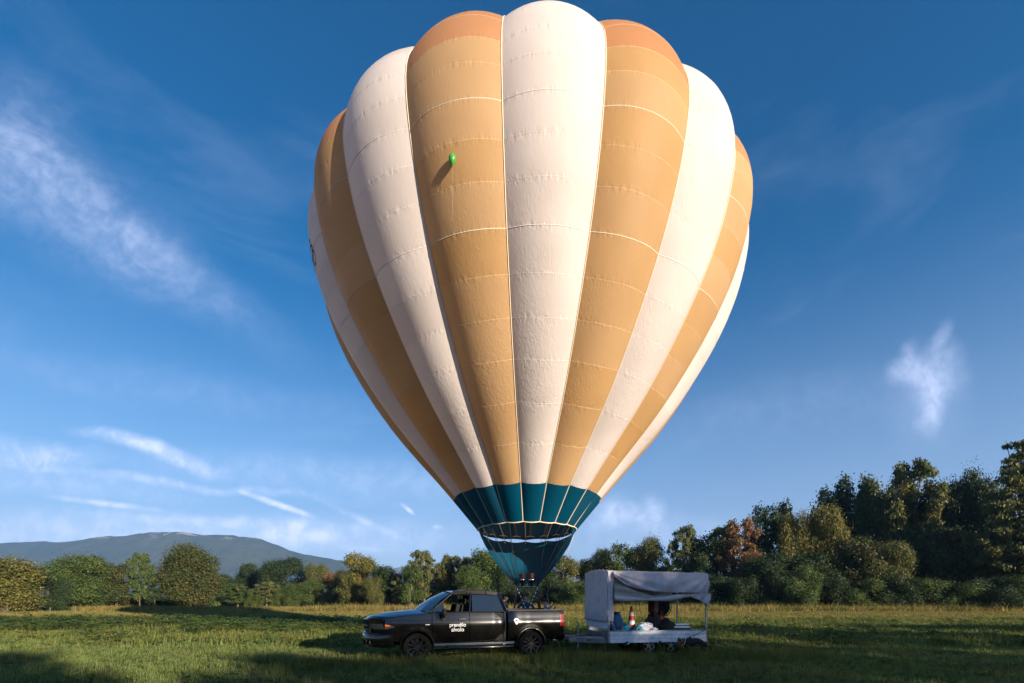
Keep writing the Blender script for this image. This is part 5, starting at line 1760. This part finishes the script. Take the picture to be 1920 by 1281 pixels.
M_FURT = pmat('tan_fur', (0.20, 0.085, 0.035), 0.8, noise=(14, (0.09, 0.04, 0.02), 0.7), bump=(40, 0.8, 0.015))
body = skin_body('body', J, E_, [M_FURT, M_FURB], 0)
body.parent = dog
for p in body.data.polygons:
    c = p.center
    saddle = c.z > 0.36 + 0.05 * math.sin(c.x * 14) and -0.30 < c.x < 0.36
    p.material_index = 1 if saddle or (c.x > 0.5) or (c.x < -0.515) else 0
ears = MB()
for s in (-1, 1):
    b = Vector((-0.43, s * 0.045 - 0.01, 0.475))
    ears.add([b + Vector((-0.035, 0, 0)), b + Vector((0.035, 0, 0)), b + Vector((0, s * 0.012, 0.12)), b + Vector((0, -s * 0.025, 0.01))], [(0, 1, 2), (1, 3, 2), (3, 0, 2), (0, 3, 1)])
ears.build('ears', M_FURB, dog, smooth=False)
ey = MB()
for s in (-1, 1): ey.sphere((-0.505, s * 0.035 - 0.02, 0.40), 0.009, 6, 4)
ey.sphere((-0.563, -0.036, 0.255), (0.014, 0.016, 0.012), 8, 5)
ey.build('eyes_and_nose', M_CORD, dog)
hr = MB()
hr.tube([(-0.29 + 0.03 * math.cos(t), 0.098 * math.sin(t), 0.46 + 0.108 * math.cos(t)) for t in np.linspace(0, 2 * math.pi, 19)], 0.009, 6, cap=False)
hr.build('collar', M_WHITE, dog)
hr = MB().tube([(-0.12 + 0.02 * math.cos(t), 0.130 * math.sin(t), 0.43 + 0.152 * math.cos(t)) for t in np.linspace(0, 2 * math.pi, 19)], 0.015, 6, cap=False)
hr.build('harness', M_CORD, dog)
ls = MB()
dm = Matrix.Rotation(R(4), 3, 'Z')
p0 = Vector((DX, DY, 0)) + dm @ Vector((-0.12, 0, 0.60)); p1 = on_trl(TL, -0.03, 0.78)
ls.tube([p0, p0.lerp(p1, 0.35) + Vector((0, 0, -0.03)), p0.lerp(p1, 0.7) + Vector((0, 0, -0.02)), p1, p1 + Vector((0.01, 0.03, 0.03))], 0.010, 5)
tag(ls.build('leash', M_CORD), 'dark leash from the dog to the rear post of the trailer', 'leash')

# slender stake by the tree line
o = MB().tube([(0, 0, 0), (0.02, 0, 1.4), (0.0, 0, 2.9)], 0.03, 6).build('stake', M_BARKP)
o.location = ((768.5 - 960) / F * 52, 52, 0)
tag(o, 'thin pale stake standing in the tall grass left of the cab', 'stake')
for px, D, h, lb in ((141, 45, 1.0, 'short pale post in the grass at the left, nearest the shadow edge'), (94, 44, 0.85, 'shortest pale post at the far left of the meadow')):
    o = MB().tube([(0, 0, 0), (0.01, 0, h)], 0.03, 6).build('post', M_BARKP)
    o.location = ((px - 960) / F * D, D, 0)
    tag(o, lb, 'post')

# ------------------------------------------------------------------ grass
def grassmat(name, base, tip, alt, var=0.35):
    m = bpy.data.materials.new(name); m.use_nodes = True
    T = NT(m.node_tree); b = m.node_tree.nodes['Principled BSDF']; out = m.node_tree.nodes['Material Output']
    oi = T.n('ShaderNodeObjectInfo')
    g = T.n('ShaderNodeNewGeometry')
    sp = T.n('ShaderNodeSeparateXYZ'); T.put(sp.inputs[0], g.outputs['Position'])
    pos = T.n('ShaderNodeVectorMath', operation='MULTIPLY'); T.put(pos.inputs[0], g.outputs['Position']); pos.inputs[1].default_value = (1, 1, 0)
    patch = T.ramp(T.noise(pos.outputs[0], 0.30, 4, 0.6), 0.42, 0.62)
    c = T.mix(T.ramp(g.outputs['Random Per Island'], 0, 1, 0, 1, False), base, tip)
    c = T.mix(T.math('MULTIPLY', patch, 0.6), c, alt)
    h = T.n('ShaderNodeHueSaturation')
    T.put(h.inputs['Value'], T.ramp(oi.outputs['Random'], 0, 1, 1 - var, 1 + var, False)); T.put(h.inputs['Color'], c)
    T.put(b.inputs['Base Color'], h.outputs[0]); b.inputs['Roughness'].default_value = 0.7; b.inputs['Specular IOR Level'].default_value = 0.12
    tr = T.n('ShaderNodeBsdfTranslucent'); T.put(tr.inputs['Color'], h.outputs[0])
    mx = T.n('ShaderNodeMixShader'); mx.inputs[0].default_value = 0.35
    T.put(mx.inputs[1], b.outputs[0]); T.put(mx.inputs[2], tr.outputs[0]); T.put(out.inputs['Surface'], mx.outputs[0])
    return m


G_GREEN = grassmat('meadow_grass', (0.105, 0.165, 0.045), (0.20, 0.25, 0.080), (0.175, 0.165, 0.070))
G_DRY = grassmat('dry_straw_grass', (0.26, 0.19, 0.06), (0.36, 0.25, 0.09), (0.19, 0.18, 0.05))
G_WEED = grassmat('leafy_weeds', (0.08, 0.14, 0.03), (0.14, 0.20, 0.045), (0.07, 0.11, 0.03))
G_YEL = grassmat('yellowish_grass', (0.14, 0.16, 0.03), (0.22, 0.20, 0.05), (0.09, 0.13, 0.025))


def clump(n, h, spread, wd, mat, seed, leafy=False):
    rng = np.random.default_rng(seed)
    v = []; f = []
    for i in range(n):
        bx, by = rng.normal(0, spread, 2); a = rng.uniform(0, 6.28); hh = h * rng.uniform(0.45, 1.15); lean = rng.uniform(0.1, 0.75) * hh
        dx, dy = math.cos(a) * lean, math.sin(a) * lean
        sx_, sy_ = -math.sin(a) * wd, math.cos(a) * wd
        o = len(v)
        if leafy:
            zz = rng.uniform(0.2, 1.0) * h
            s = rng.uniform(0.5, 1.2) * wd * 4
            v += [(bx - sx_ * 4, by - sy_ * 4, zz), (bx + dx * .3 - dx, by - dy * .5, zz + .02), (bx + sx_ * 4, by + sy_ * 4, zz + s * .2), (bx + dx * .6, by + dy * .6, zz - .02)]
            f.append((o, o + 1, o + 2, o + 3))
        else:
            v += [(bx - sx_, by - sy_, -0.02), (bx + sx_, by + sy_, -0.02), (bx + dx * .35 + sx_ * .8, by + dy * .35 + sy_ * .8, hh * .6), (bx + dx * .35 - sx_ * .8, by + dy * .35 - sy_ * .8, hh * .6), (bx + dx, by + dy, hh)]
            f += [(o, o + 1, o + 2, o + 3), (o + 3, o + 2, o + 4)]
    me = bpy.data.meshes.new('grass_clump'); me.from_pydata(v, [], f); me.update(); me.materials.append(mat)
    o = bpy.data.objects.new('grass_clump', me)
    return o


def scatter(name, label, P, S, protos, seed):
    """points with instances, one object of grass"""
    rng = np.random.default_rng(seed)
    n = len(P)
    me = bpy.data.meshes.new(name)
    me.vertices.add(n)
    P3 = np.concatenate([P, np.zeros((n, 1))], 1).astype(np.float32)
    me.vertices.foreach_set('co', P3.reshape(-1))
    a = me.attributes.new('rz', 'FLOAT', 'POINT'); a.data.foreach_set('value', rng.uniform(0, 6.28, n).astype(np.float32))
    a = me.attributes.new('sc', 'FLOAT', 'POINT'); a.data.foreach_set('value', (S * rng.uniform(0.7, 1.25, n)).astype(np.float32))
    a = me.attributes.new('pi', 'INT', 'POINT'); a.data.foreach_set('value', rng.integers(0, len(protos), n).astype(np.int32))
    o = bpy.data.objects.new(name, me); col.objects.link(o)
    cl = bpy.data.collections.new(name + '_pieces')
    for q in protos: cl.objects.link(q)
    ng = bpy.data.node_groups.new(name, 'GeometryNodeTree')
    ng.interface.new_socket('Geometry', in_out='INPUT', socket_type='NodeSocketGeometry')
    ng.interface.new_socket('Geometry', in_out='OUTPUT', socket_type='NodeSocketGeometry')
    N = ng.nodes; L = ng.links
    gi = N.new('NodeGroupInput'); go = N.new('NodeGroupOutput')
    ci = N.new('GeometryNodeCollectionInfo'); ci.inputs['Collection'].default_value = cl
    ci.inputs['Separate Children'].default_value = True; ci.inputs['Reset Children'].default_value = True
    ip = N.new('GeometryNodeInstanceOnPoints'); ip.inputs['Pick Instance'].default_value = True
    def attr(nm, t):
        x = N.new('GeometryNodeInputNamedAttribute'); x.data_type = t; x.inputs['Name'].default_value = nm; return x.outputs['Attribute']
    cr = N.new('ShaderNodeCombineXYZ'); L.new(attr('rz', 'FLOAT'), cr.inputs[2])
    m2p = N.new('GeometryNodeMeshToPoints')
    L.new(gi.outputs[0], m2p.inputs['Mesh']); L.new(m2p.outputs[0], ip.inputs['Points'])
    L.new(ci.outputs[0], ip.inputs['Instance']); L.new(attr('pi', 'INT'), ip.inputs['Instance Index'])
    L.new(cr.outputs[0], ip.inputs['Rotation']); L.new(attr('sc', 'FLOAT'), ip.inputs['Scale'])
    L.new(ip.outputs[0], go.inputs[0])
    md = o.modifiers.new('scatter', 'NODES'); md.node_group = ng
    o['kind'] = 'stuff'; o['label'] = label; o['category'] = 'grass'
    return o


def field_pts(n, d0, d1, rng, slope=1.22, pad=3.0, power=1.0):
    d = d0 + (d1 - d0) * rng.random(n * 1) ** power
    x = rng.uniform(-1, 1, n) * (d * slope + pad)
    return np.stack([x, d], 1)


rngg = np.random.default_rng(21)
gp_ = [clump(16, 0.17, 0.07, 0.0055, G_GREEN, 1), clump(18, 0.13, 0.09, 0.006, G_GREEN, 2), clump(14, 0.22, 0.06, 0.005, G_GREEN, 3), clump(14, 0.12, 0.08, 0.007, G_YEL, 4),
       clump(12, 0.10, 0.09, 0.010, G_WEED, 5, True), clump(20, 0.10, 0.10, 0.006, G_GREEN, 6)]
P = field_pts(38000, 6.5, 17, rngg, power=0.9)
pn = np.sin(P[:, 0] * 1.9 + 2 * np.sin(P[:, 1] * 0.9)) * np.sin(P[:, 1] * 2.3 + 1.5 * np.sin(P[:, 0] * 0.7))
P = P[rngg.random(len(P)) < 0.62 + 0.42 * pn]
scatter('meadow_grass', 'short green meadow grass in the foreground', P, 0.72 + 0.25 * np.sin(P[:, 0] * 0.8) * np.sin(P[:, 1] * 1.1) + 0.25 * rngg.random(len(P)) ** 4, gp_, 1)
gp2 = [clump(16, 0.24, 0.16, 0.011, G_GREEN, 11), clump(16, 0.20, 0.18, 0.012, G_GREEN, 12), clump(14, 0.30, 0.14, 0.010, G_YEL, 13), clump(14, 0.20, 0.16, 0.02, G_WEED, 14, True), clump(16, 0.16, 0.2, 0.012, G_GREEN, 15)]
P = field_pts(36000, 16, 36, rngg)
scatter('field_grass', 'green grass of the field beyond the vehicles', P, 0.85 + 0.40 * rngg.random(len(P)) ** 4 + 0.30 * np.sin(P[:, 0] * 0.45) * np.sin(P[:, 1] * 0.5), gp2, 2)
gp3 = [clump(16, 0.34, 0.35, 0.022, G_YEL, 21), clump(16, 0.38, 0.35, 0.022, G_DRY, 22), clump(16, 0.30, 0.35, 0.022, G_GREEN, 23)]
P = field_pts(26000, 34, 56, rngg, 1.25)
scatter('far_grass', 'paler grass of the far meadow', P, np.full(len(P), 0.8), gp3, 3)
gp4 = [clump(18, 0.95, 0.4, 0.020, G_DRY, 31), clump(16, 0.75, 0.4, 0.022, G_DRY, 32), clump(14, 1.05, 0.35, 0.020, G_YEL, 33)]
n = 15000
X = rngg.uniform(-95, 110, n); Y = rngg.uniform(53, 62, n) + 0.0 * X
Y = np.where(X < -25, Y + (-X - 25) * 0.18 + 4, Y + 1.5)
scatter('tall_straw', 'tall dry golden grass along the far edge of the field', np.stack([X, Y], 1), np.where(X < -25, 0.7, 0.95) * rngg.uniform(0.6, 1.15, n), gp4, 4)
# leafy weeds, left middle distance and scattered
gw = [clump(40, 0.42, 0.22, 0.020, G_WEED, 41, True), clump(34, 0.55, 0.20, 0.018, G_WEED, 42, True), clump(26, 0.34, 0.22, 0.012, G_YEL, 43)]
n = 2600
Pw = np.concatenate([np.stack([rngg.uniform(-42, -8, n), rngg.uniform(22, 36, n)], 1), np.stack([rngg.uniform(-20, 30, 500), rngg.uniform(16, 34, 500)], 1)])
scatter('leafy_weeds', 'leafy weeds growing through the meadow at the left', Pw, rngg.uniform(0.5, 1.0, len(Pw)), gw, 5)
# tufts right around the wheels and drawbar
gt = [clump(18, 0.34, 0.07, 0.006, G_YEL, 51), clump(16, 0.30, 0.08, 0.006, G_GREEN, 52), clump(14, 0.42, 0.06, 0.005, G_YEL, 53)]
n = 1700
Xt = rngg.uniform(-5.5, 9, n)
Pt = np.stack([Xt, 11.75 + 0.16 * Xt + rngg.normal(0, 0.45, n)], 1)
scatter('grass_tufts', 'longer tufts of grass in front of the pickup and trailer', Pt, 0.30 + 0.65 * rngg.random(n) ** 1.8, gt, 6)

# ------------------------------------------------------------------ air
hz = MB().box((0, 0, 220), (9200, 9200, 446)).build('haze', None, smooth=False)
hz.data.materials.clear()
hm = bpy.data.materials.new('thin_haze'); hm.use_nodes = True
hn = hm.node_tree.nodes; hn.clear()
ho = hn.new('ShaderNodeOutputMaterial'); hv = hn.new('ShaderNodeVolumePrincipled')
hv.inputs['Color'].default_value = (0.30, 0.56, 1.0, 1)
hv.inputs['Density'].default_value = 0.00013
hv.inputs['Anisotropy'].default_value = 0.0
hm.node_tree.links.new(hv.outputs[0], ho.inputs['Volume'])
hz.data.materials.append(hm)
hz['kind'] = 'stuff'
